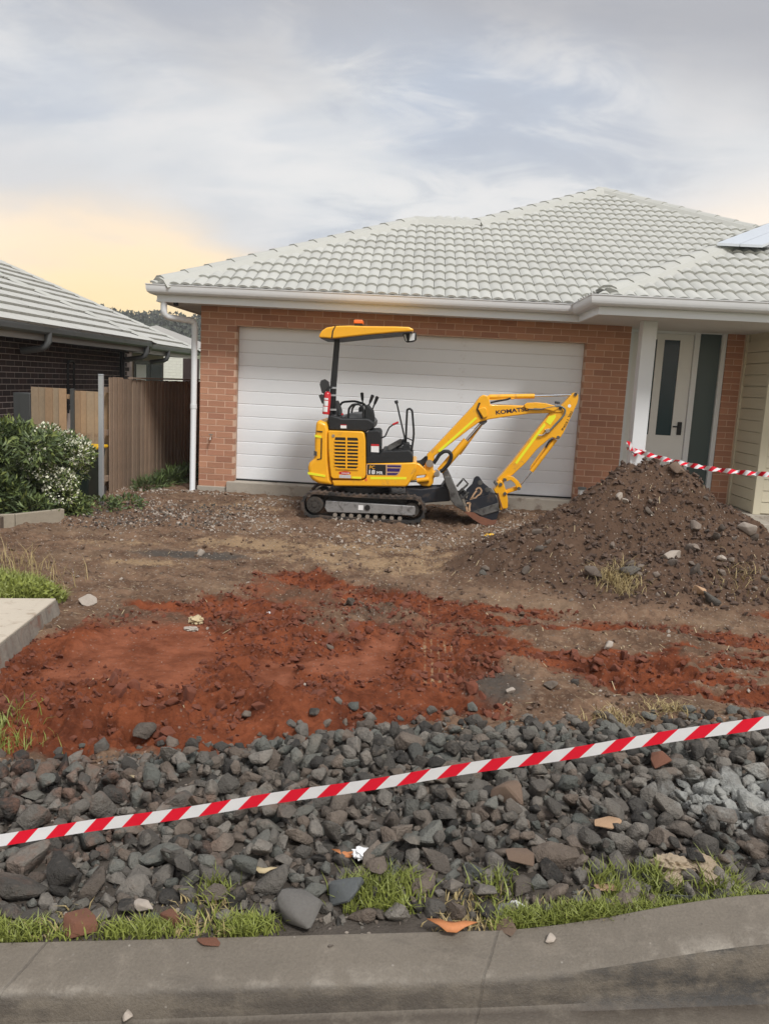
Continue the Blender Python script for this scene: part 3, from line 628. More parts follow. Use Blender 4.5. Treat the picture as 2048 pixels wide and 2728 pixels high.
TW, EXP = 0.30, 0.335
tv = []; NS = 12
for (yy, zz) in ((0.42, -0.010), (0.0, 0.024), (0.0, -0.004), (0.03, -0.006)):
    for i in range(NS + 1):
        t = (i / NS * 2) % 1.0; p = 0.027 * abs(math.sin(math.pi * t)) ** 0.8
        tv.append((0.002 + i / NS * (TW - 0.006), yy, zz + p))
tf = [(r * (NS + 1) + i, (r + 1) * (NS + 1) + i, (r + 1) * (NS + 1) + i + 1, r * (NS + 1) + i + 1) for r in range(2) for i in range(NS)]
def tile_mesh(cuts=()):
    b = MB(); b.add(tv, tf); me = b.mesh('roof_tile', fix=False)
    if cuts:
        bm = bmesh.new(); bm.from_mesh(me)
        for co, no in cuts:
            bmesh.ops.bisect_plane(bm, geom=bm.verts[:] + bm.edges[:] + bm.faces[:], plane_co=co, plane_no=no, clear_outer=True)
        nv = len(bm.verts); bm.to_mesh(me); bm.free()
        if nv < 4: return None
    for p in me.polygons: p.use_smooth = True
    me.set_sharp_from_angle(angle=R(48)); return me
TILE = tile_mesh()
tiles = []
def tile_plane(org, U, Vv, poly, umin, umax, vmax):
    org = Vector(org); U = Vector(U).normalized(); Vv = Vector(Vv).normalized(); Nn = U.cross(Vv)
    npl = len(poly); area = sum(poly[i][0] * poly[(i + 1) % npl][1] - poly[(i + 1) % npl][0] * poly[i][1] for i in range(npl)); sg = 1 if area > 0 else -1
    def inside(u, v):
        c = False
        for i in range(npl):
            (x0, y0), (x1, y1) = poly[i], poly[(i + 1) % npl]
            if (y0 > v) != (y1 > v) and u < (x1 - x0) * (v - y0) / (y1 - y0) + x0: c = not c
        return c
    mw = Matrix((U, Vv, Nn)).transposed().to_4x4(); j = 0
    while j * EXP < vmax:
        v = j * EXP; u = umin + (TW / 2 if j % 2 else 0)
        while u < umax:
            cor = [(u + a * TW, v + b * 0.40) for a in (0, 1) for b in (0, 1)]; ins = [inside(*c) for c in cor]
            if any(ins) or inside(u + TW / 2, v + 0.2):
                cuts = []
                if not all(ins):
                    for i in range(npl):
                        (x0, y0), (x1, y1) = poly[i], poly[(i + 1) % npl]; L_ = math.hypot(x1 - x0, y1 - y0); nx, ny = (y1 - y0) / L_ * sg, -(x1 - x0) / L_ * sg
                        dd = [(c[0] - x0) * nx + (c[1] - y0) * ny for c in cor]
                        tt = max(0, min(1, ((u + TW / 2 - x0) * (x1 - x0) + (v + 0.2 - y0) * (y1 - y0)) / L_ ** 2))
                        if max(dd) > 1e-4 and min(dd) < 0 and math.hypot(u + TW / 2 - x0 - tt * (x1 - x0), v + 0.2 - y0 - tt * (y1 - y0)) < 0.30 and abs(ny) < 0.999: cuts.append(((x0 - u, y0 - v, 0), (nx, ny, 0)))
                me = TILE if not cuts else tile_mesh(cuts)
                if me: m4 = mw.copy(); m4.translation = org + U * u + Vv * v; tiles.append((m4, me))
            u += TW
        j += 1
c25 = math.cos(R(25)); Vup = (0, c25, math.sin(R(25)))
y0t = 10.86; S = lambda x, y: (x, (y - y0t) / c25)
o0 = (0, y0t, zf(y0t))
tile_plane(o0, (1, 0, 0), Vup, [S(-3.54, y0t), S(2.04, y0t), S(5.05, 13.9), S(6.25, 13.9), S(*AP), S(*B_), S(*A_)], -3.6, 6.3, 6.6)
y1t = 9.70; S1 = lambda x, y: (x, (y - y1t) / c25)
tile_plane((0, y1t, zE + T25 * (y1t - 9.78)), (1, 0, 0), Vup, [S1(1.99, y1t), S1(6.4, y1t), S1(6.4, 11.4), S1(5.07, 12.78)], 1.85, 6.4, 3.5)
tile_plane((2.0, 9.70, zE), (0, -1, 0), (c25, 0, math.sin(R(25))), [(0.0, 0.0), (-1.2, 0.0), (-4.2, 3.3), (-3.07, 3.3)], -4.3, 0.1, 3.3)
cp = Vector((0, 0, CAM_H)); tiles.sort(key=lambda t: (t[0].translation - cp).length)
for m4, me in tiles[:295]:
    o = link_mesh('roof_tile', me, 'tile', roof); m5 = m4.copy(); m5.translation = m4.translation - wpos(roof); o.matrix_local = m5
rv_, rf_ = [], []
for m4, me in tiles[295:]:
    b = len(rv_); rv_ += [m4 @ v.co for v in me.vertices]; rf_ += [tuple(b + i for i in p.vertices) for p in me.polygons]
mb = MB(); mb.add(rv_, rf_); o = mb.build('upper_roof_tiles', 'tile', roof, smooth=48, fix=False); o['kind'] = 'stuff'
# ridge and hip caps
cb = MB(); cs = [(-0.165, -0.075), (-0.115, 0.0), (-0.05, 0.032), (0.05, 0.032), (0.115, 0.0), (0.165, -0.075)]
vsx = [(x * 1.04, 0.0, z * 1.0 + 0.018) for x, z in cs] + [(x * 0.97, 0.42, z * 0.97 + 0.002) for x, z in cs] + [(x * 1.0, 0.0, z - 0.004) for x, z in cs]
cb.add(vsx, [(i, i + 1, 7 + i, 6 + i) for i in range(5)] + [(i + 1, i, 12 + i, 13 + i) for i in range(5)] + [(12, 13, 14, 15, 16, 17)])
capme = cb.mesh('ridge_cap', smooth=40, fix=False)
def caps(p, q):
    pv = (Vector(q) - Vector(p)).normalized(); sv = pv.cross(Vector((0, 0, 1))).normalized(); nv = sv.cross(pv); b0 = Vector(p) - pv * 0.03
    MB().prism([b0 + sv * a + nv * b for a, b in ((-0.215, -0.115), (-0.15, -0.012), (-0.06, 0.022), (0.06, 0.022), (0.15, -0.012), (0.215, -0.115))], Vector(q) - b0).build('pointing', 'cap_tile', roof)
    p, q = Vector(p), Vector(q); d = (q - p); Lg = d.length; d.normalize(); s = d.cross(Vector((0, 0, 1))).normalized(); n_ = s.cross(d)
    k = max(1, round(Lg / 0.37)); st = Lg / k
    for i in range(k):
        m4 = Matrix((s, d, n_)).transposed().to_4x4(); m4.translation = p + d * st * i - wpos(roof); o = link_mesh('ridge_cap', capme, 'cap_tile', roof); o.matrix_local = m4
u_ = Vector((0, 0, 0.050)); PP = lambda x, y: Vector((x, y, zf(y)))
caps(PP(-3.45, 10.95) + u_ * 0.8, PP(*A_) + u_); caps(PP(*A_) + u_ * 0.75, PP(*B_) + u_ * 0.75); caps(PP(*B_) + u_, PP(*AP) + u_)
caps(Vector((8.2, 11.9, zf(11.9))) + u_, PP(*AP) + u_)
QQ = lambda x, y: Vector((x, y, zE + T25 * (y - 9.78)))
caps(QQ(2.13, 9.84) + u_ * 0.8, QQ(5.07, 12.78) + u_)
# raised sheet panels at the right edge of the roof
sp_ = thing('solar_panel', 'pale blue grey panels raised on rails above roof tiles at right edge', 'solar panel', QQ(4.15, 11.75))
hd = Vector((1, 1, T25)).normalized(); ux = Vector((1, 0, 0))
p0 = QQ(3.86, 11.42) + Vector((0, 0, 0.16))
for k in range(2):
    a = p0 + ux * (0.30 * k); q = [a, a + ux * 0.29, a + ux * 0.29 + hd * 2.2, a + hd * 2.2]
    MB().prism(q, (0, 0, -0.035)).build('panel', 'solar', sp_)
MB().bar(p0 + hd * .3 + Vector((-.02, 0, -.07)), p0 + hd * .3 + ux * .62 + Vector((0, 0, -.07)), 0.04, 0.04).bar(p0 + hd * 1.6 + Vector((-.02, 0, -.07)), p0 + hd * 1.6 + ux * .62 + Vector((0, 0, -.07)), 0.04, 0.04).build('rail', 'galvanised', sp_)
# corner downpipe
dp = MB(); cx, cy = -3.085, 11.36
dp.tube([(-3.40, 10.99, 2.60), (-3.40, 10.99, 2.47), (-3.395, 10.995, 2.425), (-3.375, 11.02, 2.395), (-3.34, 11.06, 2.385), (-3.15, 11.29, 2.372), (-3.11, 11.335, 2.365), (-3.092, 11.352, 2.345), (cx, cy, 2.30), (cx, cy, 0.06), (cx + 0.0, cy - 0.03, 0.0)], 0.042, 14)
dp.lathe((cx, cy, 1.18), (0, 0, 1), [(0, 0.043), (0.002, 0.047), (0.06, 0.047), (0.062, 0.043)], 14)
dp.build('downpipe', 'white_paint', house, smooth=40)
# porch: post, door wall, front door, sidelight, trims
pc = MB().box((2.735, 10.42, 0.17), (2.91, 10.60, 2.59)).build('porch_post', 'white_paint', house, bevel=0.006)
MB().box((2.83, 11.93, 0.17), (3.02, 12.0, 2.59)).build('porch_panel', 'white_paint', house)
MB().box((2.86, 11.5, 0.17), (2.845, 11.95, 2.59)).build('porch_panel', 'white_paint', house)
fr = MB(); 
for a, b in ((2.955, 3.005), (3.855, 3.93), (4.235, 4.30)): fr.box((a, 11.875, 0.17), (b, 11.99, 2.6))
fr.box((3.005, 11.878, 2.555), (3.855, 11.99, 2.6)).box((3.93, 11.878, 2.575), (4.235, 11.99, 2.6)).box((3.93, 11.878, 0.17), (4.235, 11.99, 0.225))
fr.build('door_frame', 'white_paint', house, bevel=0.004)
dl = MB()
xs = [3.008, 3.125, 3.345, 3.447, 3.667, 3.852]; zl, z0_, z1_, zt = 0.185, 1.13, 2.47, 2.552
dl.box((xs[0], 11.91, zl), (xs[5], 11.955, z0_)).box((xs[0], 11.91, z1_), (xs[5], 11.955, zt))
for a, b in ((xs[0], xs[1]), (xs[2], xs[3]), (xs[4], xs[5])): dl.box((a, 11.91, z0_), (b, 11.955, z1_))
door = dl.build('front_door', 'door_paint', house)
for a, b in ((xs[1], xs[2]), (xs[3], xs[4])):
    MB().box((a, 11.928, z0_), (b, 11.936, z1_)).build('glass_pane', 'door_glass', door)
    g = MB(); 
    for p, q in (((a, 0.30), (b, 0.312)), ((a, 0.90), (b, 0.912)), ((a, 0.312), (a + 0.012, 0.90)), ((b - 0.012, 0.312), (b, 0.90))): g.box((p[0], 11.9035, p[1]), (q[0], 11.9095, q[1]))
    g.build('moulding', 'door_paint', door)
MB().box((3.742, 11.885, 1.145), (3.802, 11.9095, 1.33)).build('handle_plate', 'black_plastic', door, bevel=0.004)
MB().tube([(3.772, 11.89, 1.265), (3.772, 11.85, 1.265), (3.755, 11.845, 1.265), (3.665, 11.845, 1.262)], 0.011, 8).build('door_handle', 'black_plastic', door, smooth=40)
MB().box((3.93, 11.925, 0.225), (4.235, 11.935, 2.575)).build('sidelight', 'frosted_glass', house)
MB().lathe((4.268, 11.85, 0.28), (0, -1, 0), [(0, 0.03), (0.03, 0.03), (0.04, 0.015)], 12).build('tap', 'pvc', house)
# weatherboard bay at the right
wb = MB().box((4.585, 10.985, 0.17), (8.9, 12.0, 2.59)).build('board_wall', 'cream_board', house)
BH = 0.152
sidep = MB().prism([Vector((0, 0, 0)), Vector((-0.026, 0, 0.0)), Vector((-0.020, 0, BH - 0.009)), Vector((0, 0, BH - 0.009))], (0, 0.80, 0)).mesh('weatherboard')
frntp = MB().prism([Vector((0, 0, 0)), Vector((0, -0.026, 0.0)), Vector((0, -0.020, BH - 0.009)), Vector((0, 0, BH - 0.009))], (4.2, 0, 0)).mesh('weatherboard')
for j in range(15):
    z = 0.21 + j * BH + (-0.0)
    link_mesh('weatherboard', sidep, 'cream_board', wb, (4.582, 11.02, z)); link_mesh('weatherboard', frntp, 'cream_board', wb, (4.655, 10.983, z))
MB().box((4.548, 10.945, 0.19), (4.65, 11.02, 2.588)).build('corner_stop', 'cream_board', wb, bevel=0.004)
MB().box((4.540, 11.80, 0.19), (4.585, 11.862, 2.588)).build('corner_stop', 'cream_board', wb, bevel=0.004)
# tap on the left pier
tp = MB().tube([(-2.83, 11.39, 0.80), (-2.83, 11.33, 0.80), (-2.83, 11.31, 0.79), (-2.83, 11.30, 0.76)], 0.012, 8).tube([(-2.86, 11.34, 0.835), (-2.80, 11.34, 0.835)], 0.008, 6).tube([(-2.83, 11.34, 0.80), (-2.83, 11.34, 0.835)], 0.008, 6)
tp.build('garden_tap', 'pin_steel', house, smooth=40)
# white capped pipe standing by the garage
pv = thing('drain_pipe', 'white plastic drain pipe with grey cap standing beside the garage', 'pipe', (2.33, 11.20, 0))
MB().lathe((2.33, 11.20, -0.1), (0, 0, 1), [(0, 0.052), (0.47, 0.052)], 18).build('pipe', 'pvc', pv, smooth=40)
MB().lathe((2.33, 11.20, 0.365), (0, 0, 1), [(0, 0.056), (0.03, 0.056), (0.034, 0.05)], 18).build('cap', 'grey_hose', pv, smooth=40)

# ================================================================== neighbour's house at the left
nb = thing('dark_brick_house', 'neighbouring dark brown brick house with pale flat tiled roof at left', 'house', (-5.85, 13, -0.55))
def NP(x, y, z): return Vector((x + 0.02 * (y - 13), y, z))
nw = MB(); nw.prism([NP(-5.853, 11.15, -0.6), NP(-5.853, 16.6, -0.6), NP(-12, 16.6, -0.6), NP(-12, 11.15, -0.6)], (0, 0, 2.68))
MB().prism([NP(-5.85, 8.5, -0.6), NP(-5.85, 11.15, -0.6), NP(-12, 11.15, -0.6), NP(-12, 8.5, -0.6)], (0, 0, 2.68)).build('wall', 'dark_brick', nb)
nw.prism([NP(-6.55, 16.6, -0.6), NP(-6.55, 20.7, -0.6), NP(-12, 20.7, -0.6), NP(-12, 16.6, -0.6)], (0, 0, 2.66))
nwo = nw.build('mortar_bed', 'pale_mortar', nb)
rr = random.Random(9)
def nbrick(y, z, x=-5.85, w=0.23):
    o = link_mesh('brick', brick_mesh(w, 'd', 0.02), 'dark_brick', nb, NP(x + rr.uniform(-.001, .001), y, z)); o.rotation_euler = (0, 0, R(90 - 1.15))
for j in range(18):
    z = 2.02 - j * 0.086; ymax = 16.4 if z > 0.98 else 12.9
    k = 0
    while True:
        y = 11.3 + k * 0.24 + (0.12 if j % 2 else 0); k += 1
        if y > ymax: break
        nbrick(y, z)
for j in range(5):
    for k in range(5): nbrick(17.0 + k * 0.24 + (0.12 if j % 2 else 0), 1.78 - j * 0.086, -6.544)
# soffit, fascia, gutter, downpipes
def nbox(x0, x1, y0, y1, z0, z1, name, mat, parent=nb, bevel=0):
    return MB().prism([NP(x0, y0, z0), NP(x1, y0, z0), NP(x1, y1, z0), NP(x0, y1, z0)], (0, 0, z1 - z0)).build(name, mat, parent, bevel=bevel)
for x, y0, y1, d in ((-5.40, 8.0, 16.25, 0.0), (-5.82, 16.28, 21.0, 0.0)):
    nbox(x - 0.6, x - 0.022, y0, y1, 2.035, 2.05, 'soffit', 'dark_soffit')
    nbox(x - 0.02, x, y0, y1, 2.02, 2.17, 'fascia', 'taupe_fascia')
    pr = [(0.002, 2.11), (0.07, 2.11), (0.10, 2.14), (0.11, 2.20), (0.11, 2.225), (0.095, 2.225), (0.095, 2.15), (0.002, 2.12)]
    g = MB(); g.prism([NP(x + a, y0, z) for a, z in pr], NP(x, y1, 0) - NP(x, y0, 0)); g.build('gutter', 'grey_gutter', nb)
nbox(-6.0, -5.36, 16.26, 16.28, 2.02, 2.17, 'fascia', 'taupe_fascia')
for y, x in ((11.9, -5.345), (16.0, -5.345), (18.6, -5.765)):
    MB().tube([NP(x, y, 2.14), NP(x, y, 2.02), NP(x - 0.03, y, 1.95), NP(x - 0.1, y, 1.91), NP(x - 0.40, y, 1.86)], 0.05, 12).build('downpipe', 'grey_gutter', nb, smooth=40)
MB().tube([NP(-5.78, 15.9, 2.0), NP(-5.78, 15.9, -0.6)], 0.05, 12).build('downpipe', 'black_paint', nb, smooth=40)
MB().tube([NP(-5.80, 13.55, 0.9), NP(-5.80, 13.55, 1.72), NP(-5.80, 13.60, 1.76), NP(-5.80, 13.74, 1.76), NP(-5.80, 13.78, 1.72), NP(-5.80, 13.78, 1.12), NP(-5.80, 13.85, 1.05), NP(-5.80, 14.7, 1.02)], 0.02, 8).build('pipe_loop', 'black_paint', nb, smooth=40)
# window with a white blind in the set-back wall
wn = nbox(-6.56, -6.53, 18.6, 20.6, 0.9, 1.9, 'window', 'charcoal_metal'); nbox(-6.535, -6.522, 18.68, 19.6, 0.95, 1.82, 'pane', 'window_glass', wn); nbox(-6.535, -6.52, 18.7, 19.35, 0.95, 1.8, 'blind', 'white_paint', wn); nbox(-6.535, -6.522, 19.66, 20.52, 0.95, 1.82, 'pane', 'window_glass', wn)
nbox(-6.52, -6.1, 22.2, 22.3, -0.6, 2.05, 'pier', 'dark_brick')
# roof: two planes facing this way, each course of flat tiles a strip with its own butt edge
nr = MB(); a0 = lambda x, y, a: NP(x - a, y - a, 2.2 + T25 * a)
for (x, y, am) in ((-5.32, 16.3, 2.25), (-5.74, 20.95, 5.2)):
    nr.add([NP(x, 5, 2.2), NP(x, y, 2.2), a0(x, y, am), NP(x - am, 5, 2.2 + T25 * am)], [(0, 1, 2, 3)])
    nr.add([NP(x, y, 2.2), NP(-14, y, 2.2), a0(x, y, am)], [(0, 1, 2)])
nr.add([NP(-7.57, 5, 2.2 + T25 * 2.25), a0(-5.32, 16.3, 2.25), NP(-9.5, 14.0, 2.2), NP(-9.5, 5, 2.2)], [(0, 1, 2, 3)])
nro = nr.build('roof', 'neighbour_tile', nb, fix=False)
st = MB()
for (x, y, am, y0) in ((-5.27, 16.3, 2.2, 7.0), (-5.69, 20.95, 5.2, 9.0)):
    j = 0
    while j * 0.315 < am - 0.1:
        a, b = j * 0.315, min(j * 0.315 + 0.345, am + 0.02); k = 0; yy = y0; Ymax = y - a - 0.06
        m = MB()
        # the course is laid tile by tile: butt edges a few millimetres out of line
        while yy < Ymax:
            ye = min(yy + 0.42, Ymax); d = rr.uniform(-0.006, 0.006); e = min(ye, y - b - 0.04); s0 = min(yy, y - b - 0.04)
            q = [NP(x - a + d, yy + .002, 2.250 + T25 * a), NP(x - a + d, ye - .002, 2.250 + T25 * a), NP(x - b, max(e - .002, s0), 2.205 + T25 * b), NP(x - b, s0, 2.205 + T25 * b)]
            lo = [q[0] + Vector((-0.035, 0, -0.055)), q[1] + Vector((-0.035, 0, -0.055))]
            m.add(q + lo, [(0, 1, 2, 3), (4, 5, 1, 0)]); yy = ye
        m.build('tile_course', 'neighbour_tile', nro, fix=False); j += 1
    d = a0(x, y, am) - NP(x, y, 2.2); k = round(d.length / 0.42)
    s = d.normalized().cross(Vector((0, 0, 1))).normalized(); n_ = s.cross(d.normalized())
    for i in range(k):
        m4 = Matrix((s, d.normalized(), n_)).transposed().to_4x4(); m4.translation = NP(x, y, 2.2) + Vector((0, 0, 0.035)) + d * (i / k) - wpos(nro)
        o = link_mesh('ridge_cap', capme, None, nro); o.matrix_local = m4 @ Matrix.Diagonal((0.6, 1.0, 0.6, 1))
# pale house behind
ch = thing('cream_house', 'small glimpse of a cream painted brick house behind the paling fence', 'house', (-7.7, 26.5, -0.6))
MB().box((-10.5, 26, -0.6), (-7.25, 30, 2.45)).build('wall', 'cream_brick', ch)
cbm = MB().box((0, 0, 0), (0.235, 0.012, 0.078)).mesh('brick')
for j in range(12):
    for k in range(6): link_mesh('brick', cbm, 'cream_brick', ch, (-8.7 + k * 0.245 + (0.12 if j % 2 else 0), 25.99, 1.3 + j * 0.088))
MB().add([(-10.9, 26.0, 2.45), (-6.9, 26.0, 2.45), (-6.9, 30.4, 2.45), (-10.9, 30.4, 2.45), (-8.9, 28, 3.2)], [(0, 1, 4), (1, 2, 4), (2, 3, 4), (3, 0, 4), (0, 3, 2, 1)]).build('roof', 'taupe_fascia', ch)

# ================================================================== fences
sf_ = thing('paling_fence', 'weathered brown timber paling fence running back along the side boundary', 'fence', (-3.93, 12.5, 0))
def FX(y): return -3.955 + 0.03 * (y - 10.5)
pal = [MB().prism([Vector((0, 0, 0)), Vector((0, 0.125, 0)), Vector((0, 0.125, 1.62)), Vector((0, 0, 1.62))], (0.016, 0, 0)).mesh('paling') for _ in range(2)]
y = 10.5; k = 0; rr = random.Random(21)
while y < 16.5:
    low = k < 14
    o = link_mesh('paling', pal[k % 2], 'paling', sf_, (FX(y) + (0.018 if k % 2 else 0), y, -0.07 + rr.uniform(-0.006, 0.006) + (0 if not low else 0.012)))
    o.scale = (1, 1, (0.985 if k > 4 else 1.0)); y += 0.083; k += 1
MB().prism([Vector((FX(11.2) - 0.02, 11.2, 1.545)), Vector((FX(16.5) - 0.02, 16.5, 1.545)), Vector((FX(16.5) + 0.05, 16.5, 1.545)), Vector((FX(11.2) + 0.05, 11.2, 1.545))], (0, 0, 0.022)).build('capping', 'paling', sf_)
for z in (0.25, 0.85, 1.4): MB().bar((FX(10.45) - 0.03, 10.45, z), (FX(16.5) - 0.03, 16.5, z), 0.04, 0.07).build('rail', 'paling', sf_)
po = thing('steel_post', 'slim galvanised steel post at the near end of the paling fence', 'post', (-3.735, 9.68, 0))
MB().box((-3.765, 9.655, -0.1), (-3.712, 9.705, 1.585)).build('shaft', 'galvanised', po, bevel=0.003)
MB().box((-3.767, 9.652, 1.585), (-3.710, 9.708, 1.60)).build('cap', 'galvanised', po, bevel=0.005)
ff = thing('side_gate', 'fresh tan timber gate of upright boards with a grey steel stile', 'gate', (-4.5, 10.62, 0))
gp = MB().box((0, 0, 0), (0.098, 0.016, 1.5)).mesh('paling'); x = -5.03; k = 0
while x < -3.98:
    if abs(x - (-4.53)) > 0.05: link_mesh('paling', gp, 'fresh_paling', ff, (x, 10.62 + (0.016 if k % 2 else 0), -0.115 - (0.02 if x > -4.5 else 0.0)))
    x += 0.092; k += 1
MB().box((-4.50, 10.59, -0.1), (-4.45, 10.64, 1.39)).build('stile', 'charcoal_metal', ff)
for z in (0.2, 0.75, 1.25): MB().box((-5.05, 10.652, z), (-3.98, 10.68, z + 0.06)).build('rail', 'fresh_paling', ff)
gb = thing('meter_cabinet', 'dark charcoal metal cabinet against the neighbour wall beside the gate', 'cabinet', (-5.08, 10.7, -0.3))
MB().box((-5.26, 10.6, -0.4), (-5.035, 10.9, 1.30)).build('body', 'charcoal_metal', gb, bevel=0.006)
MB().box((-5.17, 10.588, -0.2), (-5.045, 10.598, 1.28)).build('door', 'charcoal_metal', gb)
# wheelie bin
bn = thing('wheelie_bin', 'dark green wheelie bin with yellow lid behind the steel post', 'bin', (-4.18, 10.15, -0.02))
z0 = -0.02
MB().add([(-4.37, 9.98, z0), (-4.03, 9.98, z0), (-4.03, 10.36, z0), (-4.37, 10.36, z0), (-4.44, 9.88, .66), (-3.96, 9.88, .66), (-3.96, 10.42, .66), (-4.44, 10.42, .66)], [(0, 3, 2, 1), (4, 5, 6, 7), (0, 1, 5, 4), (1, 2, 6, 5), (2, 3, 7, 6), (3, 0, 4, 7)]).build('body', 'dark_green_plastic', bn, bevel=0.02)
MB().box((-4.46, 9.855, .66), (-3.94, 10.45, .70)).build('lid', 'yellow_plastic', bn, bevel=0.014)
MB().tube([(-4.40, 10.47, .64), (-4.00, 10.47, .64)], 0.018, 8).build('handle', 'dark_green_plastic', bn, smooth=40)
for sx_ in (-4.40, -4.00): MB().lathe((sx_ - 0.02, 10.4, z0 + 0.1), (1, 0, 0), [(0, 0.09), (0.04, 0.09)], 18).build('wheel', 'rubber', bn, smooth=40)
# garden edging sleepers
ge = thing('garden_edging', 'low grey timber sleeper edging in front of the shrubs', 'edging', (-4.2, 8.1, 0))
e_ = [(-5.4, 7.15), (-4.02, 8.08), (-3.72, 8.55)]
for a, b in zip(e_, e_[1:]): MB().bar((a[0], a[1], 0.06), (b[0], b[1], 0.06), 0.05, 0.2).build('sleeper', 'timber_grey', ge, bevel=0.006)
MB().box((-4.13, 7.90, -0.1), (-4.07, 7.96, 0.15)).build('peg', 'bark', ge, bevel=0.004)

# ================================================================== plants
def leaf_cloud(name, mat, pts, nrm, size, seed, fold=0.25, aspect=0.42, kind=None):
    """many folded leaves (two quads each) at given points, facing outward with scatter"""
    rg = np.random.default_rng(seed); n = len(pts)
    d = rg.normal(size=(n, 3)); d /= np.linalg.norm(d, axis=1, keepdims=True); ax = nrm * 0.8 + d * 0.75 + np.array([0, 0, 0.15]); ax /= np.linalg.norm(ax, axis=1, keepdims=True)
    q = rg.normal(size=(n, 3)); sd_ = np.cross(ax, q); sd_ /= np.linalg.norm(sd_, axis=1, keepdims=True); nn = np.cross(sd_, ax)
    s = size * (0.6 + 0.8 * rg.random(n))[:, None]; w = s * aspect * 0.5
    a = pts; m = pts + ax * s * 0.5; t = pts + ax * s - nn * s * 0.18
    V = np.stack([a, m + sd_ * w + nn * w * fold, t, m - sd_ * w + nn * w * fold], 1).reshape(-1, 3)
    b = np.arange(n)[:, None] * 4; F = np.concatenate([b + [[0, 1, 2]], b + [[0, 2, 3]]], 0).astype(np.int32)
    return V, F
def blob(rg, n, cs):
    """points in the outer shell of a union of ellipsoids cs = [(cx,cy,cz,rx,ry,rz)]; returns points and outward normals"""
    w = np.array([c[3] * c[5] for c in cs]); k = rg.choice(len(cs), n, p=w / w.sum()); c = np.array(cs)[k]
    d = rg.normal(size=(n, 3)); d /= np.linalg.norm(d, axis=1, keepdims=True); r = (0.55 + 0.5 * rg.random(n) ** 0.7)[:, None]
    return c[:, :3] + d * r * c[:, 3:], d
def shrub(name, label, cat, base, cs, leaves, stems, group=None):
    t = thing(name, label, cat, base, group)
    for i, (mat, n, size, asp, cs_) in enumerate(leaves):
        rg = np.random.default_rng(100 + i); p, nr_ = blob(rg, n, cs_ or cs); V, F = leaf_cloud(name, mat, p, nr_, size, 7 + i, aspect=asp)
        me = arrays('foliage' if mat != 'flower' else 'blossom', V - np.array(base), F, mat, False); link_mesh('foliage' if mat != 'flower' else 'blossom', me, None, t)
    m = MB(); rq = random.Random(3)
    for i in range(stems):
        c = rq.choice(cs); e = Vector((c[0] + rq.uniform(-.6, .6) * c[3], c[1] + rq.uniform(-.6, .6) * c[4], c[2] + 0.5 * c[5])); b = Vector(base) + Vector((rq.uniform(-.15, .15), rq.uniform(-.1, .1), -0.05))
        m.tube([b, b.lerp(e, 0.5) + Vector((rq.uniform(-.08, .08), 0, 0.05)), e], 0.012, 5, r2=0.004)
    m.build('stem', 'bark', t, smooth=60)
    return t
rgb = np.random.default_rng(5)
def lumps(x0, x1, y0, y1, zt, n, r, seed):
    q = random.Random(seed); out = []
    for i in range(n):
        f = q.random(); x = q.uniform(x0, x1); z = q.uniform(0.12, 1) * zt(x)
        out.append((x, q.uniform(y0, y1), max(0.1, z - r * 0.6), r * q.uniform(.7, 1.25), r * q.uniform(.7, 1.1), r * q.uniform(.6, 1.1)))
    return out
cs1 = lumps(-5.1, -3.98, 8.45, 9.2, lambda x: 1.02 - 0.16 * abs(x + 4.5), 34, 0.19, 2)
shrub('leafy_shrub', 'dense dark green leafy shrub at the left edge beside the flowering bush', 'shrub', (-4.45, 8.9, 0.02), cs1,
      [('leaf_dark', 5200, 0.085, 0.36, None), ('leaf', 4200, 0.085, 0.36, None), ('leaf_pale', 700, 0.08, 0.36, [(c[0], c[1] - .05, c[2] + .06, c[3], c[4], c[5]) for c in cs1])], 14)
cs2 = lumps(-4.28, -3.74, 8.72, 9.25, lambda x: 0.99 - 0.55 * abs(x + 4.0), 34, 0.15, 6)
shrub('flowering_bush', 'bush covered in small cream white blossoms in front of the gate', 'shrub', (-4.0, 9.0, 0.02), cs2,
      [('leaf', 3000, 0.055, 0.45, None), ('leaf_dark', 2200, 0.055, 0.45, None), ('leaf_pale', 2600, 0.05, 0.45, None), ('flower', 3600, 0.029, 0.9, [(c[0], c[1] - .03, c[2] + .03, c[3] * 1.04, c[4] * 1.05, c[5] * 1.05) for c in cs2 if c[2] > 0.22])], 10)
# weeds at the fence foot
cs3 = [(-3.66, 11.3, 0.05, 0.16, 0.5, 0.11), (-3.58, 11.9, 0.06, 0.15, 0.5, 0.15), (-3.50, 12.5, 0.06, 0.13, .5, .15)]
shrub('weed_clump', 'low dark green weeds growing at the foot of the paling fence', 'weeds', (-3.6, 11.5, 0.0), cs3, [('weed', 1500, 0.13, 0.05, None), ('leaf_dark', 900, 0.11, 0.06, None)], 3)
cs4 = [(-3.68, 9.45, 0.07, 0.28, 0.2, 0.09), (-3.45, 9.75, 0.06, 0.2, 0.2, 0.08), (-3.95, 9.1, .08, .25, .2, .1)]
shrub('weed_clump', 'small creeping weeds round the base of the steel post', 'weeds', (-3.65, 9.5, 0.0), cs4, [('leaf_dark', 700, 0.05, 0.5, None), ('leaf', 500, 0.05, 0.5, None)], 2)

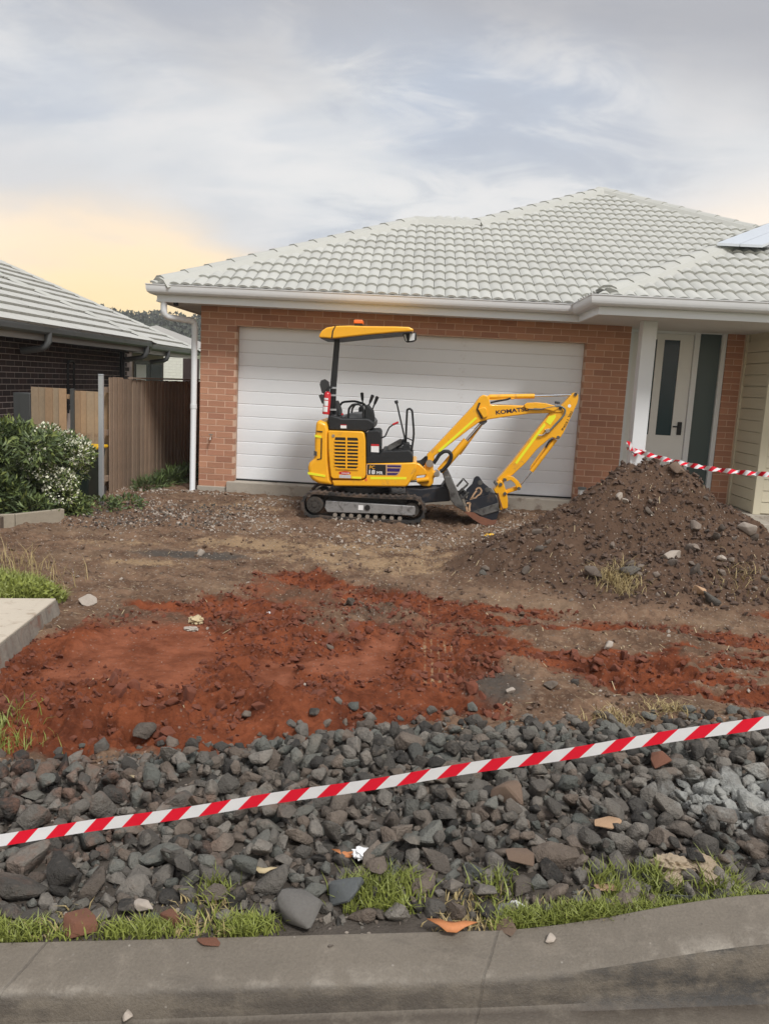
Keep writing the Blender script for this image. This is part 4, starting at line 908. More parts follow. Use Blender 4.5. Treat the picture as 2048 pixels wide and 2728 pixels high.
# ================================================================== far hill and trees
hx = np.linspace(-260, 260, 90); hy = np.linspace(120, 330, 40); HX, HY = np.meshgrid(hx, hy)
HZ = -0.8 + 16.5 * ss(HY, 130, 280) * (0.72 + 0.35 * fbm(HX / 70, HY / 90, 3, 200)) - 6 * ss(HX, 20, 160)
n, m = HX.shape; idx = np.arange(n * m).reshape(n, m)
F = np.stack([idx[:-1, :-1], idx[:-1, 1:], idx[1:, 1:], idx[1:, :-1]], -1).reshape(-1, 4)
o = link_mesh('hill', arrays('hill', np.stack([HX, HY, HZ], -1).reshape(-1, 3), F, 'hill', True), None); tag(o, 'wooded hill on the horizon behind the houses', kind='structure')
rg = np.random.default_rng(31); V_, F_ = [], []; nb_ = 0; q = random.Random(8)
for i in range(420):
    yy = q.uniform(150, 300); xx = -yy * q.uniform(0.16, 0.40); zz = float(-0.8 + 16.5 * ss(yy, 130, 280) * (0.72 + 0.35 * fbm(np.array([xx / 70]), np.array([yy / 90]), 3, 200)[0])); hh = q.uniform(3.2, 6.0)
    cs = [(xx + q.uniform(-1.6, 1.6), yy + q.uniform(-1, 1), zz + hh * q.uniform(.45, .95), q.uniform(1.2, 2.2), 1.4, q.uniform(.8, 1.5)) for _ in range(4)]
    p, nr_ = blob(rg, 70, cs); V, F = leaf_cloud('w', '', p, nr_, 1.1, i, aspect=0.8); V_.append(V); F_.append(F + nb_); nb_ += len(V)
o = link_mesh('distant_woodland', arrays('distant_woodland', np.concatenate(V_), np.concatenate(F_), 'far_leaf', False), None); tag(o, 'hazy gum woodland covering the far hillside', 'woodland', kind='stuff')
def gum(label, base, cs, n, size, seed):
    t = thing('gum_tree', label, 'tree', base); rg = np.random.default_rng(seed); p, nr_ = blob(rg, n, cs); V, F = leaf_cloud('c', '', p, nr_, size, seed, aspect=0.5)
    link_mesh('crown', arrays('crown', V - np.array(base), F, 'leaf_dark', False), None, t)
    m = MB(); b = Vector(base); m.tube([b, b + Vector((0.1, 0, 2.2)), Vector(cs[0][:3])], 0.16, 7, r2=0.06)
    for c in cs[1:]: m.tube([b + Vector((0.08, 0, 2.0)), (b + Vector((0.08, 0, 2.6))).lerp(Vector(c[:3]), .5), Vector(c[:3])], 0.07, 5, r2=0.02)
    m.build('trunk', 'bark', t, smooth=60)
gum('rounded gum tree rising just beyond the far end of the neighbour roof', (-19.3, 60, -0.7), [(-19.2, 60, 3.5, 0.75, 1.0, 0.7), (-19.7, 60, 3.1, 0.6, .9, .8), (-18.8, 60, 2.8, .5, .8, .9), (-19.4, 60, 4.1, .45, .6, .4)], 2600, 0.2, 61)
gum('sparse gum tree whose crown peeps over the neighbour roof ridge', (-22.6, 60, -0.7), [(-22.9, 60, 4.7, 0.8, .8, 0.45), (-22.1, 60, 4.3, 0.7, .8, .4), (-21.6, 60, 3.8, .5, .7, .35)], 1300, 0.2, 62)

# ================================================================== mini excavator
def a1(x, y, Y): return at(780 + 0.2712 * x, 820 + 0.2712 * y, Y)
def a2(x, y, Y): return at(1080 + 0.301 * x, 1000 + 0.301 * y, Y)
def a5(x, y, Y): return at(1050 + 0.2107 * x, 1150 + 0.2107 * y, Y)
def slabp(fn, pts, Y0, Y1): return MB().prism([fn(x, y, Y0) for x, y in pts], (0, Y1 - Y0, 0))
def text(s, p, right, upv, hgt, mat, parent, width=None, bold=0.0, name='lettering'):
    cu = bpy.data.curves.new('t', 'FONT'); cu.body = s; cu.size = 1.0; cu.extrude = 0.0; cu.offset = bold
    ob = bpy.data.objects.new('t', cu); COL.objects.link(ob); bpy.context.view_layer.update(); me = bpy.data.meshes.new_from_object(ob.evaluated_get(bpy.context.evaluated_depsgraph_get()))
    bpy.data.objects.remove(ob); bpy.data.curves.remove(cu)
    n = len(me.vertices); c = np.empty(n * 3); me.vertices.foreach_get('co', c); c = c.reshape(-1, 3)
    lo, hi = c.min(0), c.max(0); sy = hgt / (hi[1] - lo[1]); sx_ = sy if width is None else width / (hi[0] - lo[0])
    right = np.array(Vector(right).normalized()); upn = np.array(Vector(upv).normalized()); p = np.array(Vector(p) - wpos(parent))
    v = p + (c[:, :1] - lo[0]) * sx_ * right + (c[:, 1:2] - lo[1]) * sy * upn
    me.vertices.foreach_set('co', np.ascontiguousarray(v, dtype=np.float32).ravel()); me.update(); me.materials.clear()
    return link_mesh(name, me, mat, parent)
BY0, BY1, BC = 9.80, 10.70, 10.24
ex = thing('mini_excavator', 'yellow mini excavator with black canopy post parked before the garage door', 'excavator', (-0.56, 10.25, 0.0))
Yl, BK, BP = 'excavator_yellow', 'black_paint', 'black_plastic'
# --- undercarriage
CLx, CRx, RAD, ZC = a1(212, 1950, 9.72).x, a1(1172, 1950, 9.72).x, 0.158, 0.172
def stadium(r, n=14):
    pts = []
    for i in range(n + 1): a = math.pi / 2 + math.pi * i / n; pts.append((CLx + r * math.cos(a), ZC + r * math.sin(a)))
    for k in range(1, 12): pts.append((CLx + (CRx - CLx) * k / 12, ZC - r))
    for i in range(n + 1): a = -math.pi / 2 + math.pi * i / n; pts.append((CRx + r * math.cos(a), ZC + r * math.sin(a)))
    for k in range(11, 0, -1): pts.append((CLx + (CRx - CLx) * k / 12, ZC + r + 0.012 * -math.sin(math.pi * k / 12)))
    return pts
for ty in (9.72, 10.55):
    tk = MB(); so_, si = stadium(RAD), stadium(RAD - 0.026); n = len(so_)
    for i in range(n):
        j = (i + 1) % n; (x0, z0), (x1, z1), (u0_, w0), (u1_, w1) = so_[i], so_[j], si[i], si[j]
        tk.add([(x0, ty, z0), (x1, ty, z1), (x1, ty + .23, z1), (x0, ty + .23, z0), (u0_, ty, w0), (u1_, ty, w1), (u1_, ty + .23, w1), (u0_, ty + .23, w0)], [(0, 1, 2, 3), (7, 6, 5, 4), (4, 5, 1, 0), (3, 2, 6, 7)])
    # cleats
    per = []; 
    dense = []
    for i in range(n):
        a, b = Vector(so_[i]), Vector(so_[(i + 1) % n]); k = max(1, int((b - a).length / 0.005)); dense += [a.lerp(b, t / k) for t in range(k)]
    acc = 0; last = dense[0]; c_ = []
    for p in dense:
        acc += (p - last).length; last = p
        if acc > 0.072: c_.append(p); acc = 0
    for p in c_:
        ctr = Vector((min(max(p.x, CLx), CRx), ZC)); d = (p - ctr)
        if d.length < 1e-6: continue
        d.normalize(); t_ = Vector((-d.y, d.x)); q = [p - d * 0.004 - t_ * 0.021, p - d * 0.004 + t_ * 0.021, p + d * 0.013 + t_ * 0.013, p + d * 0.013 - t_ * 0.013]
        tk.prism([Vector((v.x, ty - 0.004, v.y)) for v in q], (0, 0.238, 0))
    tk.build('rubber_track', 'rubber', ex)
    fy0, fy1 = ty + 0.03, ty + 0.20
    fr = MB().prism([Vector((CLx + 0.13, fy0, ZC + 0.055)), Vector((CRx + 0.03, fy0, ZC + 0.05)), Vector((CRx + 0.04, fy0, ZC + 0.02)), Vector((CRx + 0.04, fy0, ZC - 0.06)), Vector((CLx + 0.15, fy0, ZC - 0.085)), Vector((CLx + 0.12, fy0, ZC - 0.03))], (0, fy1 - fy0, 0)).build('track_frame', 'grey_steel', ex, bevel=0.008)
    MB().box((CRx - 0.34, fy0 - 0.012, ZC - 0.062), (CRx + 0.01, fy0 - 0.001, ZC - 0.045)).build('guard_strip', 'grey_steel', ex)
    MB().lathe((CLx, ty + 0.015, ZC), (0, 1, 0), [(0, 0.05), (0.0, 0.095), (0.02, 0.105), (0.2, 0.105), (0.2, 0.05)], 26).build('sprocket', 'muddy_steel', ex, smooth=35)
    bo = MB()
    for k in range(9): a = 2 * math.pi * k / 9; bo.lathe((CLx + 0.065 * math.cos(a), ty + 0.016, ZC + 0.065 * math.sin(a)), (0, -1, 0), [(0, 0.011), (0.012, 0.011)], 6)
    bo.lathe((CLx, ty + 0.016, ZC), (0, -1, 0), [(0, 0.035), (0.01, 0.03)], 14).build('hub_bolts', 'muddy_steel', ex)
    MB().lathe((CRx, ty + 0.045, ZC), (0, 1, 0), [(0, 0.04), (0.0, 0.088), (0.16, 0.088), (0.16, 0.04)], 26).build('idler_wheel', 'muddy_steel', ex, smooth=35)
    for k in range(9): MB().lathe((CLx + 0.25 + k * 0.098, ty + 0.025, ZC - 0.112), (0, 1, 0), [(0, 0.010), (0, 0.026), (0.18, 0.026), (0.18, 0.01)], 12).build('roller', 'pin_steel', ex, smooth=35)
MB().lathe(Vector((a1(732, 1958, 9.75).x, 9.745, ZC + 0.0)), (0, -1, 0), [(-0.01, 0.034), (0.006, 0.034)], 18).build('frame_hole', 'decal_black', ex, smooth=35)
q = a1(666, 1978, 9.75); MB().box((q.x - 0.03, 9.744, ZC - 0.035), (q.x + 0.03, 9.748, ZC + 0.025)).build('white_decal', 'decal_white', ex)
MB().box((CLx + 0.12, 9.93, 0.16), (CRx - 0.05, 10.57, 0.33)).build('car_body', BK, ex, bevel=0.02)
MB().lathe((a1(690, 1780, BC).x, BC, 0.33), (0, 0, 1), [(0, 0.36), (0.06, 0.36)], 32).build('slew_ring', BK, ex, smooth=40)
# --- dozer blade and its arms
for Yb in (9.95, 10.47): slabp(a2, [(0, 1005), (130, 1010), (330, 990), (430, 1030), (440, 1090), (380, 1115), (170, 1130), (0, 1110)], Yb, Yb + 0.09).build('blade_arm', 'blue_black', ex, bevel=0.008)
slabp(a5, [(628, 585), (655, 570), (705, 565), (765, 690), (810, 800), (870, 920), (915, 1010), (890, 1015), (760, 935), (700, 850), (690, 760), (640, 640)], 9.70, 10.80).build('dozer_blade', 'dull_steel', ex, bevel=0.008)
slabp(a5, [(360, 740), (480, 720), (590, 710), (640, 640), (700, 760), (660, 790), (400, 800)], 10.10, 10.40).build('blade_bracket', 'blue_black', ex, bevel=0.01)
MB().tube([a2(0, 1000, BC), a2(330, 990, BC)], 0.035, 10).build('blade_cylinder', 'blue_black', ex, smooth=40)
# --- upper body
slabp(a1, [(380, 1690), (720, 1690), (722, 1530), (1080, 1522), (1215, 1518), (1218, 1590), (1165, 1690), (1130, 1745), (1105, 1758), (400, 1752)], BY0, BY1).build('lower_skirt', Yl, ex, bevel=0.018, seg=3)
cw = slabp(a1, [(228, 1112), (262, 1105), (335, 1135), (352, 1205), (352, 1500), (372, 1690), (398, 1745), (250, 1728), (190, 1695), (152, 1650), (145, 1570), (160, 1520), (212, 1478), (212, 1300)], BY0 + 0.01, BY1 - 0.01).build('counterweight', Yl, ex, bevel=0.04, seg=3)
sp = slabp(a1, [(348, 1205), (678, 1215), (700, 1232), (712, 1300), (716, 1640), (706, 1672), (680, 1684), (392, 1680), (372, 1660), (360, 1560), (348, 1400)], BY0 - 0.018, BY1 - 0.02).build('engine_cover', Yl, ex, bevel=0.012, seg=2)
slabp(a1, [(418, 1270), (630, 1276), (640, 1292), (638, 1560), (610, 1588), (500, 1586), (420, 1560), (412, 1540), (412, 1290)], BY0 - 0.021, BY0 - 0.012).build('grille_dark_plate', 'decal_black', sp)  # black plate on the cover, painting the dark behind the slats
for k in range(9):
    yv = 1300 + k * 34; w0, w1 = (408, 642) if k < 8 else (425, 640)
    slabp(a1, [(w0, yv), (w1, yv + 7), (w1, yv + 21), (w0, yv + 14)], BY0 - 0.030, BY0 - 0.0195).build('grille_slat', Yl, sp)
slabp(a1, [(517, 1272), (534, 1273), (534, 1586), (517, 1586)], BY0 - 0.032, BY0 - 0.0192).build('grille_mullion', Yl, sp)
MB().lathe(a1(397, 1257, BY0 - 0.018), (0, -1, 0), [(0, 0.02), (0.006, 0.018)], 12).build('latch', 'pin_steel', sp)
slabp(a1, [(232, 1205), (292, 1212), (290, 1222), (232, 1213)], BY0 + 0.0, BY0 + 0.011).build('handle_slot', 'decal_black', cw)
slabp(a1, [(276, 1280), (288, 1280), (283, 1485), (240, 1495), (236, 1485), (272, 1478)], BY0 + 0.004, BY0 + 0.011).build('panel_gap', 'decal_black', cw)
slabp(a1, [(206, 1405), (235, 1412), (235, 1455), (206, 1450)], BY0 + 0.0, BY0 + 0.02).build('tail_light', 'dull_steel', cw)
for pts in ([(215, 1245), (278, 1258), (278, 1280), (215, 1268)], [(146, 1612), (318, 1642), (318, 1664), (148, 1636)]): slabp(a1, pts, BY0 + 0.004, BY0 + 0.011).build('reflective_tape', 'lime_tape', cw)
slabp(a1, [(580, 1656), (672, 1660), (672, 1680), (580, 1676)], BY0 - 0.0195, BY0 - 0.017).build('reflective_tape', 'lime_tape', sp)
slabp(a1, [(762, 1660), (1118, 1662), (1112, 1686), (762, 1684)], BY0 - 0.002, BY0 + 0.002).build('reflective_tape', 'lime_tape', ex)
# lettering panel and stripes
slabp(a1, [(722, 1534), (1068, 1538), (1066, 1568), (1046, 1625), (1020, 1648), (722, 1642)], BY0 - 0.0015, BY0 + 0.002).build('decal_border', 'sandstone', ex)
slabp(a1, [(732, 1540), (912, 1542), (912, 1642), (732, 1638)], BY0 - 0.003, BY0 - 0.001).build('decal_panel', 'decal_black', ex)
for pts in ([(926, 1546), (1062, 1548), (1060, 1566), (926, 1564)], [(926, 1575), (1056, 1578), (1044, 1610), (926, 1608)], [(926, 1622), (1036, 1622), (1014, 1642), (926, 1642)]): slabp(a1, pts, BY0 - 0.003, BY0 - 0.001).build('decal_stripe', 'purple', ex)
rx = a1(900, 1640, 9.79) - a1(740, 1633, 9.79); uu = Vector((0, 0, 1)).cross(Vector((0, 1, 0))); rx.y = 0; rx.normalize(); rz = Vector((-rx.z, 0, rx.x))
def pxw(a): return a * 0.2712 / 2180 * 9.79
text('PC', a1(752, 1582, BY0 - 0.004), rx, rz, pxw(34), Yl, ex, pxw(52), 0.01)
text('18', a1(748, 1632, BY0 - 0.004), rx, rz, pxw(42), 'decal_white', ex, pxw(58), 0.02)
text('MR', a1(822, 1634, BY0 - 0.004), rx, rz, pxw(30), 'decal_white', ex, pxw(62), 0.02)
# warning stickers
el = [(510 + 60 * math.cos(2 * math.pi * k / 24), 1622 + 17 * math.sin(2 * math.pi * k / 24)) for k in range(24)]
slabp(a1, el, BY0 - 0.0200, BY0 - 0.017).build('warning_sticker', 'red_paint', sp)
text('DANGER', a1(478, 1630, BY0 - 0.0205), rx, rz, pxw(15), 'decal_white', sp, pxw(80), 0.01)
slabp(a1, [(456, 1640), (568, 1642), (568, 1674), (456, 1670)], BY0 - 0.0190, BY0 - 0.017).build('notice_sticker', 'decal_grey', sp)
slabp(a1, [(718, 1668), (734, 1690), (720, 1708), (704, 1690)], BY0 - 0.002, BY0 + 0.001).build('lift_mark', 'orange_plastic', ex)
# --- operator station
slabp(a1, [(352, 1200), (350, 1090), (365, 1055), (450, 1075), (470, 1085), (740, 1090), (800, 1130), (790, 1190), (740, 1205), (715, 1225), (680, 1210)], BY0 + 0.02, BY1 - 0.02).build('seat_base', BP, ex, bevel=0.015)
slabp(a1, [(718, 1235), (745, 1205), (840, 1198), (862, 1225), (856, 1475), (718, 1475)], BY0 + 0.01, 10.35).build('side_console', BP, ex, bevel=0.015)
slabp(a1, [(718, 1468), (856, 1440), (870, 1412), (1120, 1400), (1150, 1400), (1182, 1460), (1180, 1522), (722, 1530)], BY0 + 0.008, BY1 - 0.01).build('floor_mat', BP, ex, bevel=0.012)
slabp(a1, [(452, 1082), (470, 1062), (580, 1035), (690, 1030), (700, 1060), (800, 1095), (805, 1135), (740, 1100), (540, 1090)], 10.0, 10.5).build('seat_cushion', 'seat_grey', ex, bevel=0.03, seg=3)
slabp(a1, [(365, 1060), (372, 960), (410, 905), (450, 1010), (452, 1082)], 10.0, 10.5).build('seat_back', BP, ex, bevel=0.03, seg=3)
MB().lathe(a1(485, 1045, 9.95), (0, 1, 0), [(0, 0.012), (0.05, 0.012)], 10).build('seat_knob', 'red_paint', ex)
for pts, nm in (([(468, 1152), (526, 1154), (526, 1184), (468, 1182)], 'w'), ([(768, 1356), (845, 1358), (845, 1420), (768, 1416)], 'w')): slabp(a1, pts, BY0 + 0.006, BY0 + 0.03).build('white_sticker', 'decal_white', ex)
for pts in ([(468, 1146), (526, 1148), (526, 1155), (468, 1153)], [(768, 1338), (845, 1340), (845, 1359), (768, 1357)]): slabp(a1, pts, BY0 + 0.005, BY0 + 0.03).build('red_sticker', 'red_paint', ex)
def tb(fn, pts, Y, r, name, mat=BK, parent=ex, n=8, r2=None): 
    P = [fn(x, y, Y if not isinstance(Y, (list, tuple)) else Y[i]) for i, (x, y) in enumerate(pts)]
    Q = []
    for i in range(len(P)):                       # soften corners
        if 0 < i < len(P) - 1:
            a, b, c = P[i - 1], P[i], P[i + 1]; l = min((a - b).length, (c - b).length) * 0.3
            p, q_ = b + (a - b).normalized() * l, b + (c - b).normalized() * l
            Q += [p, (p + 2 * b + q_) / 4, q_]
        else: Q.append(P[i])
    return MB().tube(Q, r, n, r2=r2).build(name, mat, parent, smooth=50)
tb(a1, [(440, 1010), (480, 925), (610, 915), (705, 945), (725, 1000)], 10.52, 0.014, 'arm_rest_bar')
tb(a1, [(545, 1085), (550, 990), (585, 950), (655, 945), (692, 985), (695, 1090)], 9.92, 0.014, 'guard_bar')
tb(a1, [(570, 1080), (585, 985), (612, 950)], 10.1, 0.012, 'guard_bar')
slabp(a1, [(700, 1090), (705, 965), (735, 945), (790, 1010), (802, 1080), (790, 1180), (740, 1180)], 9.93, 10.08).build('lever_console', BP, ex, bevel=0.015)
slabp(a1, [(640, 1090), (645, 975), (690, 955), (705, 1090)], 10.45, 10.6).build('lever_console', BP, ex, bevel=0.015)
for b, t, Y in (((690, 980), (681, 868), 10.5), ((735, 985), (772, 890), 9.98), ((780, 1000), (818, 905), 10.05)):
    lv = tb(a1, [b, t], Y, 0.009, 'control_lever')
    d = (a1(*t, Y) - a1(*b, Y)).normalized(); MB().lathe(a1(*t, Y) - d * 0.06, d, [(0, 0.010), (0.02, 0.017), (0.07, 0.020), (0.10, 0.022), (0.108, 0.012)], 10).build('knob', BP, lv, smooth=50)
rl = tb(a1, [(862, 1280), (905, 1265), (945, 1175), (985, 1145)], 9.98, 0.009, 'blade_lever'); tb(a1, [(982, 1147), (1036, 1123)], 9.98, 0.014, 'grip', 'red_paint', rl)
tl = tb(a1, [(1112, 1340), (1020, 935)], 10.1, 0.010, 'travel_lever'); MB().lathe(a1(1020, 940, 10.1), (a1(1020, 930, 10.1) - a1(1112, 1340, 10.1)), [(0, 0.012), (0.0, 0.02), (0.03, 0.024), (0.04, 0.016)], 10).build('knob', BP, tl, smooth=50)
tb(a1, [(1108, 1390), (1113, 1200), (1122, 1000), (1150, 988), (1172, 1012), (1190, 1240), (1165, 1410)], 10.0, 0.013, 'grab_frame')
tb(a1, [(1112, 1275), (1182, 1305)], 10.0, 0.008, 'grab_frame'); tb(a1, [(1112, 1330), (1175, 1360)], 10.0, 0.008, 'grab_frame')
for k, (Y, dx) in enumerate(((9.95, 0), (10.2, 30))): slabp(a1, [(930 + dx, 1358), (1058 + dx, 1288), (1072 + dx, 1300), (1060 + dx, 1340), (960 + dx, 1402), (936 + dx, 1402)], Y, Y + 0.13).build('foot_pedal', 'dull_steel' if k == 0 else BP, ex, bevel=0.006)
slabp(a1, [(1085, 1330), (1140, 1330), (1160, 1410), (1070, 1410)], 9.98, 10.25).build('pedal_block', BP, ex, bevel=0.01)
# --- canopy on two posts
for Y in (10.0, 10.42):
    slabp(a1, [(408, 298), (462, 294), (425, 780), (415, 1100), (348, 1100), (366, 760)], Y, Y + 0.06).build('canopy_post', BK, ex, bevel=0.008)
slabp(a1, [(335, 1190), (345, 1060), (430, 1040), (445, 1190)], 9.95, 10.6).build('post_foot', BK, ex, bevel=0.02)
Cn = slabp(a1, [(252, 290), (262, 258), (285, 222), (330, 192), (420, 176), (560, 172), (700, 178), (1000, 181), (1140, 186), (1178, 204), (1188, 220), (1175, 230), (1000, 240), (750, 262), (560, 282), (420, 298), (380, 300)], BY0 + 0.0, BY1 + 0.02).build('canopy', Yl, ex, bevel=0.025, seg=3)
slabp(a1, [(268, 298), (420, 303), (560, 288), (750, 268), (1000, 245), (1170, 233), (1000, 243), (750, 262), (400, 295)], BY0 + 0.03, BY1 - 0.01).build('canopy_lining', BP, ex)
slabp(a1, [(412, 176), (424, 176), (398, 230), (390, 298), (376, 298), (386, 225)], BY0 - 0.002, BY1 + 0.022).build('canopy_seam', 'decal_black', Cn)
bk = slabp(a1, [(605, 152), (682, 153), (682, 172), (605, 172)], 10.15, 10.33).build('beacon_base', BP, ex)
slabp(a1, [(597, 120), (608, 114), (678, 116), (688, 122), (686, 152), (598, 150)], 10.14, 10.34).build('beacon', 'orange_plastic', ex, bevel=0.008)
for Y, dx in ((10.1, 0), (10.55, 8)):
    wl = slabp(a1, [(1070 + dx, 240), (1135 + dx, 232), (1205 + dx, 240), (1205 + dx, 310), (1185 + dx, 330), (1120 + dx, 338), (1100 + dx, 320), (1082 + dx, 270)], Y, Y + 0.11).build('work_light', BP, ex, bevel=0.008)
    slabp(a1, [(1148 + dx, 252), (1198 + dx, 250), (1194 + dx, 315), (1142 + dx, 325)], Y - 0.004, Y - 0.0005).build('lens', 'clear_lens', wl)
    slabp(a1, [(1090 + dx, 262), (1108 + dx, 258), (1122 + dx, 325), (1108 + dx, 325)], Y - 0.004, Y - 0.0005).build('lens', 'clear_lens', wl)
# rear mirrors
for pts, Y in (([(262, 750), (275, 712), (315, 698), (352, 725), (362, 770), (345, 800), (300, 840), (285, 838)], 10.62), ([(252, 858), (285, 846), (318, 870), (312, 940), (285, 940)], 10.62)):
    slabp(a1, pts, Y, Y + 0.025).build('mirror', 'seat_grey', ex, bevel=0.006)
tb(a1, [(330, 770), (360, 900), (365, 1050)], 10.64, 0.008, 'mirror_stalk')
for yv in (785, 858, 1000): slabp(a1, [(352, yv - 10), (428, yv - 8), (426, yv + 10), (350, yv + 8)], 9.988, 9.996).build('bracket_strap', 'galvanised', ex)
# --- boom swing bracket
slabp(a2, [(90, 775), (125, 785), (180, 835), (190, 880), (100, 890), (95, 930), (20, 935), (0, 900), (0, 780)], BC - 0.14, BC + 0.14).build('swing_mount', Yl, ex, bevel=0.012)
slabp(a2, [(178, 770), (200, 755), (245, 785), (248, 850), (290, 850), (300, 880), (285, 900), (250, 905), (245, 960), (215, 985), (150, 980), (112, 960), (118, 935), (170, 915), (180, 860), (165, 815)], BC - 0.09, BC + 0.09).build('swing_bracket', Yl, ex, bevel=0.014, seg=3)
MB().tube([a2(30, 935, BC - 0.1), a2(110, 932, BC - 0.1)], 0.018, 10).build('swing_rod', 'chrome', ex, smooth=40)
MB().tube([a2(100, 932, BC - 0.1), a2(205, 920, BC - 0.1)], 0.034, 10).build('swing_cylinder', Yl, ex, smooth=40)
for x, y, r in ((212, 780, .045), (277, 875, .035), (48, 845, .03)):
    MB().lathe(a2(x, y, BC - 0.12), (0, 1, 0), [(0, r * .5), (0.0, r), (0.24, r), (0.24, r * .5)], 18).lathe(a2(x, y, BC - 0.125), (0, 1, 0), [(0, r * .25), (0, r * .5), (0.02, r * .5)], 10).build('pivot_pin', 'pin_steel', ex, smooth=40)
# --- boom
bm_ = slabp(a2, [(188, 775), (190, 700), (235, 660), (430, 452), (600, 270), (640, 215), (665, 185), (692, 172), (728, 180), (742, 215), (750, 258), (900, 262), (1060, 268), (1200, 285), (1330, 300), (1382, 285), (1400, 310), (1380, 330), (1290, 332), (1100, 338), (850, 372), (745, 388), (660, 410), (560, 480), (300, 682), (256, 712), (250, 780), (215, 812)], BC - 0.07, BC + 0.07).build('boom', Yl, ex, bevel=0.010)
slabp(a2, [(648, 240), (664, 242), (640, 300), (684, 385), (668, 380), (628, 300)], BC - 0.085, BC - 0.0705).build('hose_clamp', BP, bm_)
slabp(a2, [(640, 295), (702, 280), (722, 300), (725, 365), (690, 380)], BC - 0.10, BC - 0.0705).build('valve_cover', Yl, bm_, bevel=0.008)
slabp(a2, [(286, 664), (620, 368), (634, 380), (302, 682)], BC - 0.0725, BC - 0.0702).build('reflective_tape', 'lime_tape', bm_)
dr = a2(1080, 312, BC) - a2(800, 345, BC); dr.y = 0; dr.normalize(); du = Vector((-dr.z, 0, dr.x)); kk = 0.301 / 2180 * BC
text('KOMATSU', a2(800, 347, BC - 0.0715), dr, du, 36 * kk, 'ink', bm_, 290 * kk, 0.035)
# arm cylinder along the top
tb(a2, [(742, 190), (1140, 183)], BC, 0.030, 'arm_cylinder', Yl, n=14); tb(a2, [(1140, 183), (1480, 172)], BC, 0.013, 'arm_cylinder_rod', 'chrome', n=10)
slabp(a2, [(722, 185), (745, 172), (745, 212), (735, 225), (722, 210)], BC - 0.04, BC + 0.04).build('cylinder_eye', Yl, ex, bevel=0.006)
tb(a2, [(750, 240), (840, 222), (900, 212), (930, 200)], BC - 0.06, 0.012, 'hydraulic_hose', BP); tb(a2, [(745, 215), (900, 208), (960, 205)], BC - 0.045, 0.008, 'hydraulic_pipe', Yl)
# boom lift cylinder underneath
p, q = a2(288, 868, BC - .02), a2(535, 585, BC - .02); MB().tube([a2(305, 848, BC - .02), a2(540, 575, BC - .02)], 0.047, 14).build('boom_cylinder', Yl, ex, smooth=40)
tb(a2, [(535, 580), (682, 410)], BC - .02, 0.019, 'boom_cylinder_rod', 'chrome', n=10); tb(a2, [(480, 700), (640, 480), (690, 415)], BC + .03, 0.012, 'cylinder_pipe', Yl)
slabp(a2, [(655, 392), (720, 395), (722, 412), (690, 438), (652, 425)], BC - 0.05, BC + 0.05).build('cylinder_eye', 'dull_steel', ex, bevel=0.006)
tb(a2, [(248, 778), (272, 745), (300, 700), (340, 672), (380, 672), (405, 700), (402, 740), (375, 790), (330, 838), (305, 850)], BC - 0.10, 0.023, 'hydraulic_hose', BP, n=10)
tb(a2, [(100, 800), (150, 790), (190, 740), (190, 715)], BC - 0.05, 0.024, 'hydraulic_hose', BP); tb(a2, [(90, 770), (140, 765), (190, 720)], BC + 0.02, 0.022, 'hydraulic_hose', BP); tb(a2, [(100, 785), (150, 775), (195, 735)], BC - 0.02, 0.022, 'hydraulic_hose', BP)
# --- dipper arm
ar = slabp(a2, [(1475, 165), (1505, 150), (1528, 168), (1530, 205), (1518, 250), (1400, 505), (1368, 556), (1345, 568), (1300, 548), (1272, 562), (1165, 652), (1060, 778), (945, 885), (905, 905), (890, 935), (855, 955), (820, 945), (812, 920), (850, 880), (950, 760), (1120, 540), (1282, 330), (1330, 300), (1400, 250), (1440, 205)], BC - 0.06, BC + 0.06).build('dipper_arm', Yl, ex, bevel=0.008)
slabp(a2, [(968, 772), (1228, 420), (1240, 440), (985, 785)], BC - 0.0625, BC - 0.0602).build('reflective_tape', 'lime_tape', ar)
slabp(a2, [(1240, 410), (1270, 360), (1330, 345), (1328, 372), (1280, 440)], BC - 0.0625, BC - 0.0602).build('faded_tape', 'lime_tape', ar)
d2 = a2(1395, 482, BC) - a2(1478, 318, BC); d2.y = 0; d2.normalize(); u2 = Vector((-d2.z, 0, d2.x))
text('SWL', a2(1462, 312, BC - 0.0615), d2, u2, 22 * kk, 'decal_black', ar, 62 * kk, 0.02); text('150kg', a2(1462, 312, BC - 0.0615) + d2 * 78 * kk, d2, u2, 22 * kk, 'decal_black', ar, 107 * kk, 0.02)
for x, y in ((1505, 168), (1352, 548), (1370, 290)): MB().lathe(a2(x, y, BC - 0.075), (0, 1, 0), [(0, 0.008), (0.0, 0.02), (0.15, 0.02), (0.15, 0.008)], 14).build('pivot_pin', 'dull_steel', ar, smooth=40)
MB().lathe(a2(1450, 270, BC - 0.0612), (0, 1, 0), [(0, 0.02), (0.001, 0.02)], 16).build('lifting_hole', 'decal_white', ar)
tb(a2, [(1090, 295), (1180, 300), (1290, 278), (1370, 270), (1415, 300), (1405, 350), (1320, 440), (1275, 490)], BC - 0.09, 0.012, 'hydraulic_hose', 'grey_hose')
tb(a2, [(1175, 530), (1215, 530), (1245, 500), (1275, 490)], BC - 0.085, 0.010, 'hydraulic_pipe', 'pin_steel')
slabp(a2, [(1235, 480), (1272, 470), (1278, 500), (1245, 515)], BC - 0.10, BC - 0.06).build('hose_block', 'pin_steel', ar, bevel=0.004)
slabp(a2, [(1050, 260), (1075, 242), (1160, 238), (1240, 245), (1330, 270), (1340, 300), (1310, 318), (1240, 300), (1140, 290), (1120, 305), (1060, 290)], BC - 0.10, BC - 0.071).build('hose_guard', Yl, bm_, bevel=0.006)
